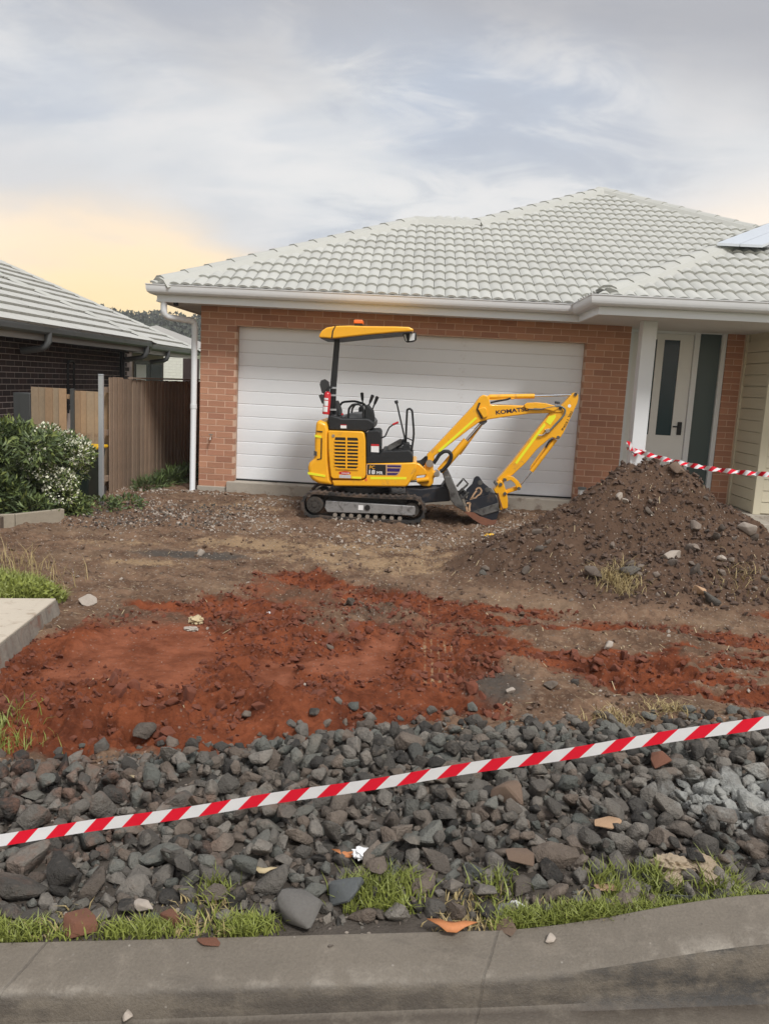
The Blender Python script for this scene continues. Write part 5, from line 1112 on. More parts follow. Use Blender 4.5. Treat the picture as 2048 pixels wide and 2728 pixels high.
MB().tube([a2(1320, 238, BC - .02), a2(1365, 242, BC - .02)], 0.014, 8).build('grease_point', BP, bm_)
# bucket cylinder and linkage
tb(a2, [(1325, 565), (1112, 848)], BC, 0.030, 'bucket_cylinder', Yl, n=14); tb(a2, [(1112, 848), (1004, 985)], BC, 0.012, 'bucket_cylinder_rod', 'chrome', n=10)
tb(a2, [(1270, 590), (1150, 750), (1105, 815)], BC - 0.03, 0.010, 'hydraulic_pipe', Yl); tb(a2, [(1300, 560), (1265, 590), (1240, 640)], BC - .045, 0.012, 'hydraulic_hose', BP)
for Y in (BC - 0.085, BC + 0.065):
    slabp(a2, [(868, 908), (905, 888), (950, 895), (1000, 935), (1028, 985), (1015, 1010), (985, 1000), (965, 955), (930, 925), (895, 940)], Y, Y + 0.02).build('link_arm', Yl, ex, bevel=0.004)
slabp(a2, [(872, 1022), (985, 985), (1010, 988), (1008, 1010), (885, 1052)], BC - 0.05, BC + 0.05).build('bucket_link', Yl, ex, bevel=0.006)
hi_ = slabp(a2, [(808, 945), (838, 928), (868, 945), (878, 985), (895, 1040), (906, 1100), (905, 1170), (893, 1182), (868, 1180), (850, 1196), (836, 1190), (838, 1150), (822, 1090), (815, 1050), (795, 1042), (780, 1015), (798, 990)], BC - 0.09, BC + 0.09).build('quick_hitch', Yl, ex, bevel=0.008)
slabp(a2, [(812, 1040), (820, 1038), (862, 1182), (852, 1188)], BC - 0.0935, BC - 0.0895).build('hitch_rib', 'rust', hi_)
for x, y in ((842, 966), (880, 1048), (805, 962), (880, 925), (1004, 1002)): MB().lathe(a2(x, y, BC - 0.105), (0, 1, 0), [(0, 0.008), (0.0, 0.021), (0.21, 0.021), (0.21, 0.008)], 14).build('pivot_pin', 'dull_steel', ex, smooth=40)
# --- fire extinguisher strapped to the post
fe = thing('fire_extinguisher', 'small red fire extinguisher strapped to the excavator canopy post', 'fire extinguisher', a1(325, 1046, 9.93))
b0, b1 = a1(325, 1046, 9.93), a1(342, 822, 9.93); d = (b1 - b0); hL = d.length
MB().lathe(b0, d, [(0, 0.030), (0.004, 0.045), (hL * .86, 0.045), (hL * .95, 0.036), (hL, 0.018), (hL + 0.02, 0.016)], 20).build('cylinder', 'red_paint', fe, smooth=40)
slabp(a1, [(330, 800), (336, 785), (352, 768), (385, 778), (384, 790), (358, 795), (358, 822), (330, 822)], 9.91, 9.95).build('valve', BP, fe, bevel=0.004)
lb = MB(); dn = d.normalized(); sN = dn.cross(Vector((0, 1, 0)))
for (z0, z1) in ((0.12, 0.34), (0.38, 0.60), (0.64, 0.72)):
    ring = []
    for k in range(7):
        a = R(-150 + 14 * k); ring.append((Vector((0, 1, 0)) * math.sin(a) + sN * math.cos(a) * -1) * 0.0462)
    for k in range(6): lb.add([b0 + d * z0 + ring[k], b0 + d * z0 + ring[k + 1], b0 + d * z1 + ring[k + 1], b0 + d * z1 + ring[k]], [(0, 1, 2, 3)])
lb.build('label', 'decal_white', fe)
tb(a1, [(330, 800), (308, 830), (300, 900), (304, 960)], 9.90, 0.006, 'hose', BP, fe)
# --- digging bucket lying against the blade
bu = thing('digging_bucket', 'black steel digging bucket with rusty lip lying beside the dozer blade', 'bucket', (a5(1080, 1180, BC).x, 10.1, 0.0))
SH = [(905, 880), (930, 960), (985, 1060), (1095, 1150), (1180, 1180), (1240, 1175), (1290, 1120), (1322, 1020), (1322, 960), (1305, 860), (1270, 780), (1235, 768), (1200, 800)]
inn = [(1190, 830), (1235, 800), (1285, 880), (1300, 960), (1298, 1020), (1268, 1100), (1230, 1145), (1180, 1150), (1105, 1122), (1005, 1040), (955, 950), (930, 880)]
slabp(a5, SH + inn, 9.86, 10.36).build('bucket_shell', 'dull_steel', bu, bevel=0.004)
for Y in (9.85, 10.34): slabp(a5, SH, Y, Y + 0.02).build('side_plate', 'blue_black' if Y < 10 else 'dull_steel', bu, bevel=0.003)
slabp(a5, [(880, 1012), (1010, 1020), (1080, 1070), (1235, 1120), (1300, 1110), (1280, 1165), (1210, 1196), (1110, 1180), (1000, 1110)], 9.842, 9.849).build('cutting_lip', 'rust', bu)
slabp(a5, [(1090, 1050), (1310, 985), (1322, 1000), (1110, 1066)], 9.835, 9.849).build('wear_strip', 'dull_steel', bu, bevel=0.003)
slabp(a5, [(985, 1010), (1310, 900), (1322, 985), (1090, 1052)], 9.838, 9.849).build('wear_plate', 'dull_steel', bu, bevel=0.003)
for Y in (9.97, 10.20):
    slabp(a5, [(905, 740), (985, 660), (1010, 585), (1040, 562), (1072, 566), (1100, 605), (1130, 650), (1190, 700), (1212, 740), (1200, 775), (1235, 800), (1180, 900), (1000, 960), (900, 900), (935, 800)], Y, Y + 0.03).build('hanger_plate', 'blue_black', bu, bevel=0.004)
    for x, y in ((1085, 645), (1175, 735)): MB().lathe(a5(x, y, Y - 0.006), (0, 1, 0), [(0, 0.018), (0.0, 0.03), (0.04, 0.03), (0.04, 0.018)], 16).build('boss', 'dull_steel', bu, smooth=40)
for pts in ([(860, 590), (880, 590), (945, 660), (930, 675)], [(780, 690), (860, 600), (875, 612), (800, 705)], [(830, 745), (920, 665), (935, 680), (848, 760)], [(930, 760), (950, 770), (880, 850), (850, 860), (830, 800), (850, 800), (865, 830)]): slabp(a5, pts, 9.95, 10.0).build('hanger_frame', 'dull_steel', bu, bevel=0.004)
slabp(a5, [(820, 800), (870, 745), (935, 800), (870, 850)], 10.0, 10.3).build('hanger_block', BP, bu)
# sprayed yellow marks: three rough strokes and a ring
def stroke(pts, w, Y, name='spray_mark'):
    m = MB(); P = [a5(x, y, Y) for x, y in pts]
    for a, b in zip(P, P[1:]): m.bar(a, b, 0.0015, w, (1, 0, 1))
    return m.build(name, 'sandstone', bu)
stroke([(1030, 735), (1060, 708), (1090, 715), (1105, 750), (1085, 790), (1050, 810), (1010, 860), (985, 905)], 0.018, 9.964)
stroke([(1040, 745), (1000, 800), (960, 870), (985, 900), (1020, 870), (1010, 830), (975, 850)], 0.020, 9.962); stroke([(915, 905), (960, 900), (950, 960), (955, 1005), (925, 1005), (915, 950)], 0.022, 9.845)

# ================================================================== loose rock, soil and litter
def hull(seed, npt=15, squash=(1, 1, 1), bev=0.0):
    q = random.Random(seed); bm = bmesh.new()
    for i in range(npt):
        v = Vector((q.gauss(0, 1), q.gauss(0, 1), q.gauss(0, 1))).normalized() * q.uniform(0.66, 1.08)
        bm.verts.new((v.x * squash[0], v.y * squash[1], v.z * squash[2]))
    r = bmesh.ops.convex_hull(bm, input=bm.verts[:]); dead = [g for g in r['geom_interior'] if isinstance(g, bmesh.types.BMVert)]
    bmesh.ops.delete(bm, geom=dead, context='VERTS')
    bmesh.ops.dissolve_limit(bm, angle_limit=R(14), verts=bm.verts[:], edges=bm.edges[:])
    if bev: bmesh.ops.bevel(bm, geom=bm.edges[:], offset=bev, segments=1, affect='EDGES', profile=0.6, clamp_overlap=True)
    bmesh.ops.triangulate(bm, faces=bm.faces[:]); bmesh.ops.recalc_face_normals(bm, faces=bm.faces[:])
    me = bpy.data.meshes.new('rock'); bm.to_mesh(me); bm.free()
    for p in me.polygons: p.use_smooth = True
    me.set_sharp_from_angle(angle=R(30))
    return me
ROCKS = [hull(300 + i, 15 + i % 6, (1.2 + 0.28 * (i % 3 == 0), 0.98, 0.68 + 0.07 * (i % 4)), 0.07) for i in range(24)]
for m in ROCKS: m.materials.append(MATS['rock'])
def mesh_arrays(me):
    n = len(me.vertices); c = np.empty(n * 3, np.float32); me.vertices.foreach_get('co', c)
    f = np.empty(len(me.loops), np.int32); me.loops.foreach_get('vertex_index', f); return c.reshape(-1, 3), f.reshape(-1, 3)
def rots(rg, n, tilt=0.5):
    a = rg.random(n) * 2 * np.pi; t = rg.normal(size=(n, 2)) * tilt; cx, sx_, cy, sy = np.cos(t[:, 0]), np.sin(t[:, 0]), np.cos(t[:, 1]), np.sin(t[:, 1]); ca, sa = np.cos(a), np.sin(a); O, I = np.zeros(n), np.ones(n)
    Rz = np.stack([ca, -sa, O, sa, ca, O, O, O, I], 1).reshape(n, 3, 3); Rx = np.stack([I, O, O, O, cx, -sx_, O, sx_, cx], 1).reshape(n, 3, 3); Ry = np.stack([cy, O, sy, O, I, O, -sy, O, cy], 1).reshape(n, 3, 3)
    return Rz @ Rx @ Ry
def scatter(name, mat, pts, rad, variants, seed, label, cat, tilt=0.8, tint=False, smooth=False):
    rg = np.random.default_rng(seed); base = [mesh_arrays(v) for v in variants]; k = rg.integers(0, len(base), len(pts)); Rm = rots(rg, len(pts), tilt)
    Vs, Fs, Ts = [], [], []; nv = 0
    for i, (c, f) in enumerate(base):
        s = np.where(k == i)[0]
        if not len(s): continue
        V = np.einsum('nij,vj->nvi', Rm[s], c) * rad[s][:, None, None] + pts[s][:, None, :]
        Fs.append((f[None] + (np.arange(len(s)) * len(c))[:, None, None]).reshape(-1, 3) + nv); Vs.append(V.reshape(-1, 3)); Ts.append(np.repeat(rg.random(len(s)), len(c))); nv += V.shape[0] * V.shape[1]
    me = arrays(name, np.concatenate(Vs), np.concatenate(Fs), mat, smooth)
    if tint: at_ = me.attributes.new('tint', 'FLOAT', 'POINT'); at_.data.foreach_set('value', np.concatenate(Ts).astype(np.float32))
    return tag(link_mesh(name, me, None), label, cat, kind='stuff')
CL = [hull(500 + i, 9, (1, 1, 0.75)) for i in range(6)]
# ---- the bed of crushed basalt behind the kerb
rg = np.random.default_rng(77); q = random.Random(77)
_bx = np.linspace(-3, 3, 601); _be = kerb_back(_bx) + 1.34 + 0.14 * ss(_bx, -0.6, 0.2) - 0.34 * ss(-_bx, 0.5, 1.5) + 0.3 * (fbm(_bx * 1.4, _bx * 0 + 3.3, 3, 301) - 0.5)
def bed_edge(x): return float(np.interp(x, _bx, _be))
specials = []          # (x, y, r) kept clear for odd pieces
def ground_pt(px, py, z=0.05): p = atz(px, py, z); return p.x, p.y
def surf(px, py, up_=0.0):
    P = [at(px, py, 1.9 + i * 0.01) for i in range(330)]; X = np.array([p.x for p in P]); Yv = np.array([p.y for p in P]); hz = np.where(Yv < kerb_back(X), 0.0 + lift(X), height(X, Yv)) + up_
    for p, z in zip(P, hz):
        if p.z <= z: return p.x, p.y
    return P[-1].x, P[-1].y
placed = []; grid = {}
def free(x, y, r, k):
    gx, gy = int(x / 0.2), int(y / 0.2)
    for i in range(gx - 1, gx + 2):
        for j in range(gy - 1, gy + 2):
            for (a, b, c) in grid.get((i, j), ()):
                if (a - x) ** 2 + (b - y) ** 2 < (k * (c + r)) ** 2: return False
    return True
def put(x, y, r): grid.setdefault((int(x / 0.2), int(y / 0.2)), []).append((x, y, r)); placed.append((x, y, r))
# odd pieces among the rocks: (sheet x, y, radius, mesh, material, label, category, squash)
ODD = [(1615, 2212, 0.062, 'sandstone', 'flat square piece of tan sandstone on the grey rocks', 'stone'),
       (1362, 2130, 0.075, 'brown_stone', 'large rounded brown rock right of centre in the rock bed', 'rock'),
       (1755, 2040, 0.060, 'red_stone', 'reddish brown rock under the barrier tape near the right edge', 'rock'),
       (1388, 2305, 0.070, 'brown_stone', 'large flat brown rock above the kerb grass, right of centre', 'rock'),
       (213, 2455, 0.066, 'red_stone', 'rust red rock lying in the kerb grass at lower left', 'rock'),
       (455, 2450, 0.040, 'red_stone', 'small rust red rock beside the kerb grass', 'rock'),
       (560, 2515, 0.036, 'red_stone', 'flat red stone resting on the back of the kerb', 'rock'),
       (1615, 2365, 0.045, 'sandstone', 'tan brown lump among rocks just above the kerb grass at right', 'stone'),
       (385, 1962, 0.060, 'rock', 'single dark rock standing alone at the edge of the red soil', 'rock'),
       (792, 2425, 0.085, 'pale_rock', 'biggest pale grey rock just above the kerb', 'rock'),
       (925, 2370, 0.080, 'blue_rock', 'tall blue grey rock near the bottom centre', 'rock'),
       (1890, 2320, 0.052, 'foam', 'crumbly cream lump beside grey rocks at right, the upper one', 'lump'),
       (1800, 2305, 0.060, 'foam', 'largest crumbly cream lump above the kerb grass at right', 'lump'),
       (1785, 2345, 0.040, 'foam', 'small crumbly cream lump nearest the kerb grass', 'lump'),
       (1380, 2410, 0.024, 'white_scrap', 'small white pebble in the kerb grass', 'stone'),
       (385, 2415, 0.032, 'pale_stone', 'small cream stone among grey rocks at lower left', 'stone'),
       (1350, 2470, 0.040, 'brown_stone', 'brown flat stone sunk in the kerb grass', 'stone')]
odd_pts = []
for (px, py, r, mat, lab, cat) in ODD:
    x, y = surf(px, py, r * 0.5); odd_pts.append((x, y)); put(x, y, r * 0.95)
n_odd = len(placed)
for it in range(34000):
    u = q.random(); r = 0.018 + 0.03 * u ** 2
    if it < 150: r = q.uniform(0.054, 0.084)
    elif it < 1300: r = q.uniform(0.038, 0.055)
    elif it < 6000: r = q.uniform(0.028, 0.042)
    x = q.uniform(-2.6, 2.6); y = q.uniform((2.255 + 0.146 * x) + 0.06, (2.255 + 0.146 * x) + 1.8)
    e = bed_edge(x); far = (y - e)
    if far > 0 and (q.random() > math.exp(-far / 0.08) * 0.3): continue
    if r > 0.05 and far > -0.35 and q.random() < 0.75: continue
    if ((x + 0.98) / 0.30) ** 2 + ((y - 3.22) / 0.24) ** 2 < 1 and q.random() < 0.93: continue                    # bare earth patch at left
    if ((x - 1.9) / 0.5) ** 2 + ((y - 3.9) / 0.2) ** 2 < 1 and q.random() < 0.6: continue
    if y - (2.255 + 0.146 * x) < 0.16 and r > 0.05: continue
    if free(x, y, r, 0.70): put(x, y, r)
bed = placed[n_odd:]
up2 = []
for it in range(620):                                  # a second layer, perched
    x, y, r = bed[q.randrange(len(bed))]; x += q.uniform(-.05, .05); y += q.uniform(-.05, .05)
    if y > bed_edge(x) - 0.12 or y < (2.255 + 0.146 * x) + 0.22: continue
    up2.append((x, y, 0.02 + 0.035 * q.random() ** 2))
bx_ = np.array([(x, y, r, 0.0) for x, y, r in bed] + [(x, y, r, 0.045) for x, y, r in up2])
bz = height(bx_[:, 0], bx_[:, 1]) + bx_[:, 2] * 0.40 + bx_[:, 3]
vis = np.abs(bx_[:, 0]) < 0.50 * bx_[:, 1] + 0.06
order = np.argsort(-(bx_[:, 2] / bx_[:, 1] * np.where(vis, 1, 0.01)))
sel, rest = order[:300], order[300:]
for i in sel:
    x, y, r, up_ = bx_[i]
    o = link_mesh('rock', ROCKS[q.randrange(len(ROCKS))], None, None, (x, y, float(bz[i]))); o.scale = (r * q.uniform(.95, 1.15), r * q.uniform(.85, 1.05), r * q.uniform(.85, 1.1)); o.rotation_euler = (q.gauss(0, 0.45), q.gauss(0, 0.45), q.uniform(0, 6.28))
    tag(o, 'grey crushed basalt rock in the rock bed behind the kerb', 'rock', 'loose rocks behind the kerb')
scatter('loose_rocks', 'rock', np.column_stack([bx_[rest, 0], bx_[rest, 1], bz[rest]]), bx_[rest, 2], ROCKS, 3, 'smaller grey crushed rocks filling the bed behind the kerb', 'rocks', 0.45, True, True)
for k, ((px, py, r, mat, lab, cat), (x, y)) in enumerate(zip(ODD, odd_pts)):
    if mat == 'foam':
        m = MB(); qq = random.Random(k); bm = bmesh.new(); bmesh.ops.create_icosphere(bm, subdivisions=4, radius=1.0)
        for v in bm.verts:
            nrm = v.co.normalized(); d = float(fbm(np.array([nrm.x * 4.0 + k]), np.array([nrm.y * 4.0 + nrm.z * 5]), 4, 600, 0.7)[0]); v.co = Vector((nrm.x * 1.35, nrm.y * 0.9, nrm.z * 0.6)) * (0.50 + 0.85 * d)
        me = bpy.data.meshes.new('lump'); bm.to_mesh(me); bm.free()
    else: me = hull(900 + k, 14, (1.2, 0.95, 0.34 if mat in ('sandstone',) or 'flat' in lab else 0.72), 0.08)
    o = link_mesh('odd_rock' if cat == 'rock' else ('crumbly_lump' if mat == 'foam' else 'stone'), me, mat, None, (x, y, (gz(x, y) if y > 2.255 + 0.146 * x else 0.01 + float(lift(x))) + r * 0.42 + (0.03 if y - (2.255 + 0.146 * x) > 0.25 else 0.0)))
    o.scale = (r, r, r); o.rotation_euler = (0.25 + q.gauss(0, .12), q.gauss(0, .15), q.uniform(0, 6.28)); tag(o, lab, cat)
# gravel and fines between the rocks
n = 9000; x = rg.uniform(-2.6, 2.6, n); y = kerb_back(x) + 0.03 + rg.random(n) * (np.interp(x, _bx, _be) - kerb_back(x) + 0.05); r = 0.006 + 0.017 * rg.random(n) ** 2
scatter('rock_chips', 'rock', np.column_stack([x, y, height(x, y) + r * .3]), r, CL, 4, 'small grey stone chips between the rocks', 'gravel', 1.0, True)
# ---- clods of soil
n = 42000; x = rg.uniform(-3.2, 4.2, n); y = 3.3 + 4.0 * rg.random(n) ** 1.1
rd_, gr_, tn_, pl_, fl_ = masks(x, y); keep = (rd_ > 0.35) & (rg.random(n) < 1 - 0.86 * fl_) & (fbm(x * 2.1, y * 2.1, 3, 700) > 0.40); x, y = x[keep], y[keep]
r = 0.004 + 0.026 * rg.random(len(x)) ** 6; scatter('red_soil_clods', 'red_clod', np.column_stack([x, y, height(x, y) + r * .25]), r, CL, 5, 'crumbled red soil clods over the dug area', 'soil')
n = 16000; x = rg.uniform(-4.2, 5.0, n); y = 4.0 + 7.2 * rg.random(n)
rd_, gr_, tn_, pl_, fl_ = masks(x, y); keep = (rd_ < 0.5) & (rg.random(n) < np.where(pl_ > .05, 1, .55)); x, y = x[keep], y[keep]
r = 0.005 + 0.03 * rg.random(len(x)) ** 6; scatter('brown_soil_clods', 'yard_clod', np.column_stack([x, y, height(x, y) + r * .25]), r, CL, 6, 'crumbled brown soil clods over the yard and heap', 'soil')
n = 7000; x = 2.15 + rg.normal(size=n) * 0.75; y = 7.2 + rg.normal(size=n) * 0.6; keep = pile(x, y) > 0.05; x, y = x[keep], y[keep]
r = 0.005 + 0.036 * rg.random(len(x)) ** 6; scatter('heap_clods', 'brown_clod', np.column_stack([x, y, height(x, y) + r * .25]), r, CL, 7, 'lumps of brown soil on the dirt heap', 'soil')
n = 1500; x = rg.uniform(-2.3, 3.2, n); y = 3.5 + 3.0 * rg.random(n); rd_, gr_, tn_, pl_, fl_ = masks(x, y); keep = (rd_ > 0.5) & (fl_ < 0.2) & (fbm(x * 1.8, y * 1.8, 3, 75) > 0.47); x, y = x[keep], y[keep]
r = 0.014 + 0.034 * rg.random(len(x)) ** 2; scatter('red_clay_lumps', 'red_clod', np.column_stack([x, y, height(x, y) + r * .15]), r, ROCKS[:10], 15, 'larger lumps of red clay in the dug ground', 'soil')
# pale gravel by the house, scattered elsewhere
n = 9000; x = np.concatenate([rg.uniform(-3.9, 1.6, n // 2), rg.uniform(-3.4, 4.2, n // 2)]); y = np.concatenate([11.2 - 3.3 * rg.random(n // 2) ** 1.5, 4.2 + 7 * rg.random(n // 2)])
rd_, gr_, tn_, pl_, fl_ = masks(x, y); den_ = np.where(y > 8.3, 1.0, 0.35) * np.where(rd_ > .4, 0.12, 1) * np.where(pl_ > .3, .4, 1); den_ = den_ * ss(fbm(x * 1.6, y * 1.6, 3, 720), 0.36, 0.60); keep = rg.random(n) < den_; x, y = x[keep], y[keep]
r = 0.005 + 0.017 * rg.random(len(x)) ** 3 + 0.004 * (y > 8.5); scatter('pale_gravel', 'pale_stone', np.column_stack([x, y, height(x, y) + r * .3]), r, CL, 8, 'pale gravel strewn over the dirt near the house', 'gravel')
n = 1300; x = rg.uniform(-3.7, -2.0, n); y = 8.2 + 1.6 * rg.random(n) + 0.35 * (x + 3.7); r = 0.006 + 0.02 * rg.random(n) ** 2
scatter('edge_gravel', 'rock', np.column_stack([x, y, height(x, y) + r * .3]), r, CL, 9, 'grey gravel along the garden edging', 'gravel', 1.0, True)
# ---- stones on and round the dirt heap
HROCK = [m.copy() for m in ROCKS[:8]]
for m in HROCK: m.materials.clear(); m.materials.append(MATS['heap_rock'])
for k in range(48):
    if k < 34: a = q.uniform(0, 6.28); x = 2.2 + q.gauss(0, 0.8); y = 6.55 + abs(q.gauss(0, 0.35)) + (0.4 if k % 4 == 0 else 0) ; r = q.uniform(0.022, 0.055) if k > 4 else q.uniform(0.06, 0.08)
    else: x = q.uniform(0.9, 3.3); y = q.uniform(6.2, 7.6); r = q.uniform(0.02, 0.05)
    o = link_mesh('heap_stone', HROCK[q.randrange(len(HROCK))], None, None, (x, y, gz(x, y) + r * 0.25)); o.scale = (r, r * .9, r); o.rotation_euler = (q.gauss(0, .5), q.gauss(0, .5), q.uniform(0, 6.28))
    tag(o, 'grey brown stone lying on the slope of the dirt heap', 'stone', 'stones on the dirt heap')
def single(px, py, r, mat, lab, cat='stone', name='stone', zoff=0.0, sq=(1.15, 0.95, 0.7), dz=0.35):
    p = atz(px, py, zoff); me = hull(int(px * 7 + py), 13, sq, 0.08); o = link_mesh(name, me, mat, None, (p.x, p.y, gz(p.x, p.y) + r * dz)); o.scale = (r, r, r); o.rotation_euler = (q.gauss(0, .3), q.gauss(0, .3), q.uniform(0, 6.28)); return tag(o, lab, cat)
def on_heap(px, py):
    """first meeting of a sight line with the heap surface"""
    P = [at(px, py, 5.5 + i * 0.01) for i in range(400)]; hz = height(np.array([p.x for p in P]), np.array([p.y for p in P]))
    for p, z in zip(P, hz):
        if p.z <= z: return p
    return atz(px, py, 0)
for px, py, r, mat, lab in ((1800, 1258, 0.085, 'brown_stone', 'brown boulder on the crest of the dirt heap'), (1650, 1330, 0.06, 'pale_stone', 'pale lump high on the left flank of the dirt heap'), (1662, 1340, 0.05, 'pale_stone', 'pale lump just below the other on the heap flank'),
                            (1847, 1462, 0.04, 'white_scrap', 'smooth whitish pebble low on the dirt heap'), (1787, 1488, 0.085, 'pale_stone', 'broken pale rubble in the lower face of the dirt heap'), (1920, 1495, 0.055, 'pale_stone', 'pointed pale stone low at the right of the dirt heap'),
                            (1860, 1582, 0.07, 'sandstone', 'cream lump at the foot of the dirt heap'), (1892, 1604, 0.085, 'rock', 'flat dark grey slab at the foot of the dirt heap'), (1990, 1420, 0.09, 'pale_stone', 'pale broken slab at the far right of the heap'), (1680, 1530, 0.09, 'rock', 'round dark stone at the base of the heap below the dry grass')):
    p = on_heap(px, py); me = hull(int(px + py), 14, (1.2, 0.95, 0.75), 0.08); o = link_mesh('stone', me, mat, None, (p.x, p.y, gz(p.x, p.y) + r * 0.3)); o.scale = (r, r, r); o.rotation_euler = (q.gauss(0, .3), q.gauss(0, .3), q.uniform(0, 6.28)); tag(o, lab, 'stone')
for px, py, r, mat, lab in ((1465, 1825, 0.055, 'rock', 'dark grey stone lying alone on the bare soil right of centre'), (1357, 1845, 0.035, 'pale_stone', 'small pale stone left of the dark one on bare soil'), (1535, 1810, 0.035, 'rock', 'dark chip of stone beside the red track prints'), (1620, 1735, 0.045, 'pale_stone', 'grey lump half buried in the right hand red soil'),
                            (720, 1625, 0.035, 'white_scrap', 'small white stone on the red soil'), (530, 1480, 0.065, 'pale_stone', 'pale beige stone on the brown dirt left of centre'), (940, 1605, 0.06, 'rock', 'grey flat stone on the red soil below the excavator'), (235, 1605, 0.075, 'pale_stone', 'pale broken concrete piece by the footpath corner'), (440, 1375, 0.05, 'pale_stone', 'pale stone on the gravel before the garage pier'),
                            (880, 1712, 0.03, 'rock', 'tiny dark stone in the middle of the red soil'), (1283, 1560, 0.05, 'rock', 'dark stone at the left toe of the dirt heap')):
    single(px, py, r, mat, lab)
single(325, 2704, 0.02, 'pale_stone', 'single cream pebble lying in the gutter', zoff=-0.09, dz=0.0).location = (-0.690, 1.962, -0.070)
single(880, 2520, 0.010, 'rock', 'tiny dark chip lying on the kerb', zoff=0.02); 
o = single(1603, 2462, 0.014, 'rock', 'black stone chip on the kerb at the grass edge', zoff=0.05); o = single(1465, 2500, 0.022, 'pale_stone', 'grey shell like stone on the kerb edge', zoff=0.03)
# crumpled litter
def crumple(px, py, r, mat, lab, cat, name, flat=0.6, seed=1, Z=0.08):
    p = atz(px, py, Z); bm = bmesh.new(); bmesh.ops.create_icosphere(bm, subdivisions=3, radius=1); qq = random.Random(seed)
    for v in bm.verts: v.co = Vector((v.co.x * 1.3, v.co.y, v.co.z * flat)) * qq.uniform(0.55, 1.1)
    me = bpy.data.meshes.new(name); bm.to_mesh(me); bm.free(); o = link_mesh(name, me, mat, None, (p.x, p.y, gz(p.x, p.y) + r * flat * 0.6 + (0.05 if Z > 0.05 else 0))); o.scale = (r, r, r); o.rotation_euler = (0, 0, seed); return tag(o, lab, cat)
crumple(968, 2292, 0.034, 'white_scrap', 'crumpled white scrap of paper among the rocks', 'litter', 'paper_scrap', seed=3)
crumple(522, 1645, 0.055, 'straw', 'torn pale root ball lying on the red soil', 'debris', 'root_clump', seed=5, Z=0.0)
crumple(510, 1665, 0.045, 'pale_stone', 'small torn pale rag beside the root ball', 'debris', 'rag', 0.3, 6, 0.0)
crumple(1303, 1442, 0.05, 'yellow_plastic', 'bright yellow scrap lying at the toe of the heap', 'litter', 'yellow_scrap', 0.5, 7, 0.03)
def leaf(px, py, r, lab, seed, mat='dead_leaf', Z=0.06):
    p = atz(px, py, Z); m = MB(); qq = random.Random(seed); n = 10
    L_ = [(math.cos(2 * math.pi * k / n) * r * (1.6 if k % 5 == 0 else 1), math.sin(2 * math.pi * k / n) * r * 0.55, 0.25 * r * math.cos(4 * math.pi * k / n)) for k in range(n)]
    z = gz(p.x, p.y) + 0.045; m.add([(p.x + a, p.y + b, z + c) for a, b, c in L_] + [(p.x, p.y, z)], [(k, (k + 1) % n, n) for k in range(n)])
    o = m.build('fallen_leaf', mat, smooth=60); md = o.modifiers.new('thick', 'SOLIDIFY'); md.thickness = 0.002; top(o, lab, 'leaf')
leaf(1203, 2462, 0.048, 'curled orange leaf lying just above the kerb', 1); leaf(700, 2330, 0.03, 'curled tan leaf among grey rocks left of centre', 2, 'straw'); leaf(925, 2290, 0.035, 'thin reddish leaf beside the white scrap', 3); leaf(380, 2085, 0.035, 'pale curled leaf on the dirt under the tape', 4, 'straw')

# ---- barrier tapes
def ribbon(pts, w, upf, name, parent, u0=0.0):
    P = [Vector(p) for p in pts]; V = []; U = []; L_ = u0
    for i, p in enumerate(P):
        t = (P[min(i + 1, len(P) - 1)] - P[max(i - 1, 0)]).normalized(); upv = Vector(upf(i / (len(P) - 1))); upv = (upv - t * upv.dot(t)).normalized()
        if i: L_ += (p - P[i - 1]).length
        V += [p - upv * w / 2 - wpos(parent), p + upv * w / 2 - wpos(parent)]; U += [(L_, 0.0), (L_, 1.0)]
    me = bpy.data.meshes.new(name); me.from_pydata(V, [], [(2 * i, 2 * i + 2, 2 * i + 3, 2 * i + 1) for i in range(len(P) - 1)]); uv = me.uv_layers.new(name='UVMap')
    for lp in me.loops: uv.data[lp.index].uv = U[lp.vertex_index]
    for p in me.polygons: p.use_smooth = True
    return link_mesh(name, me, 'barrier_tape', parent)
TL, TR = Vector((-1.10, 2.10, 0.335)), Vector((0.99, 2.10, 0.832))
d = TR - TL; P = [TL + d * (-0.7 + 2.4 * i / 120) + Vector((0, 0.004 * math.sin(i * 0.5), -0.02 * math.sin(math.pi * i / 120) + 0.02)) for i in range(121)]
tp1 = ribbon(P, 0.037, lambda t: (0, -0.10 + 0.10 * math.sin(t * 9), 1), 'barrier_tape', None); tag(tp1, 'red and white striped barrier tape stretched across the rocks in the foreground', 'barrier tape')
ft = thing('barrier_tape', 'thin twisted red and white barrier tape tied to the porch post', 'barrier tape', (2.72, 10.4, 1.25))
pA = at(1688, 1200, 10.41); pB = at(2075, 1266, 9.3); P = []
for i in range(141):
    t = i / 140; p = pA.lerp(pB, t) + Vector((0, 0, -0.06 * math.sin(math.pi * t))); P.append(p)
ribbon(P, 0.062, lambda t: (0.3, math.sin(t * 55) * 0.8, math.cos(t * 55) * 0.55 + 0.75), 'tape', ft)
zk = pA.z; ribbon([(2.725, 10.41, zk), (2.92, 10.41, zk - 0.005), (2.92, 10.61, zk), (2.725, 10.61, zk + 0.01), (2.725, 10.41, zk + 0.01), (2.80, 10.40, zk - .01)], 0.035, lambda t: (0, 0, 1), 'tape_loop', ft)
ribbon([(2.735, 10.405, zk), (2.72, 10.39, zk + 0.05), (2.70, 10.38, zk + 0.09), (2.66, 10.38, zk + 0.10)], 0.04, lambda t: (0.5, 0, 1), 'tape_tail', ft)
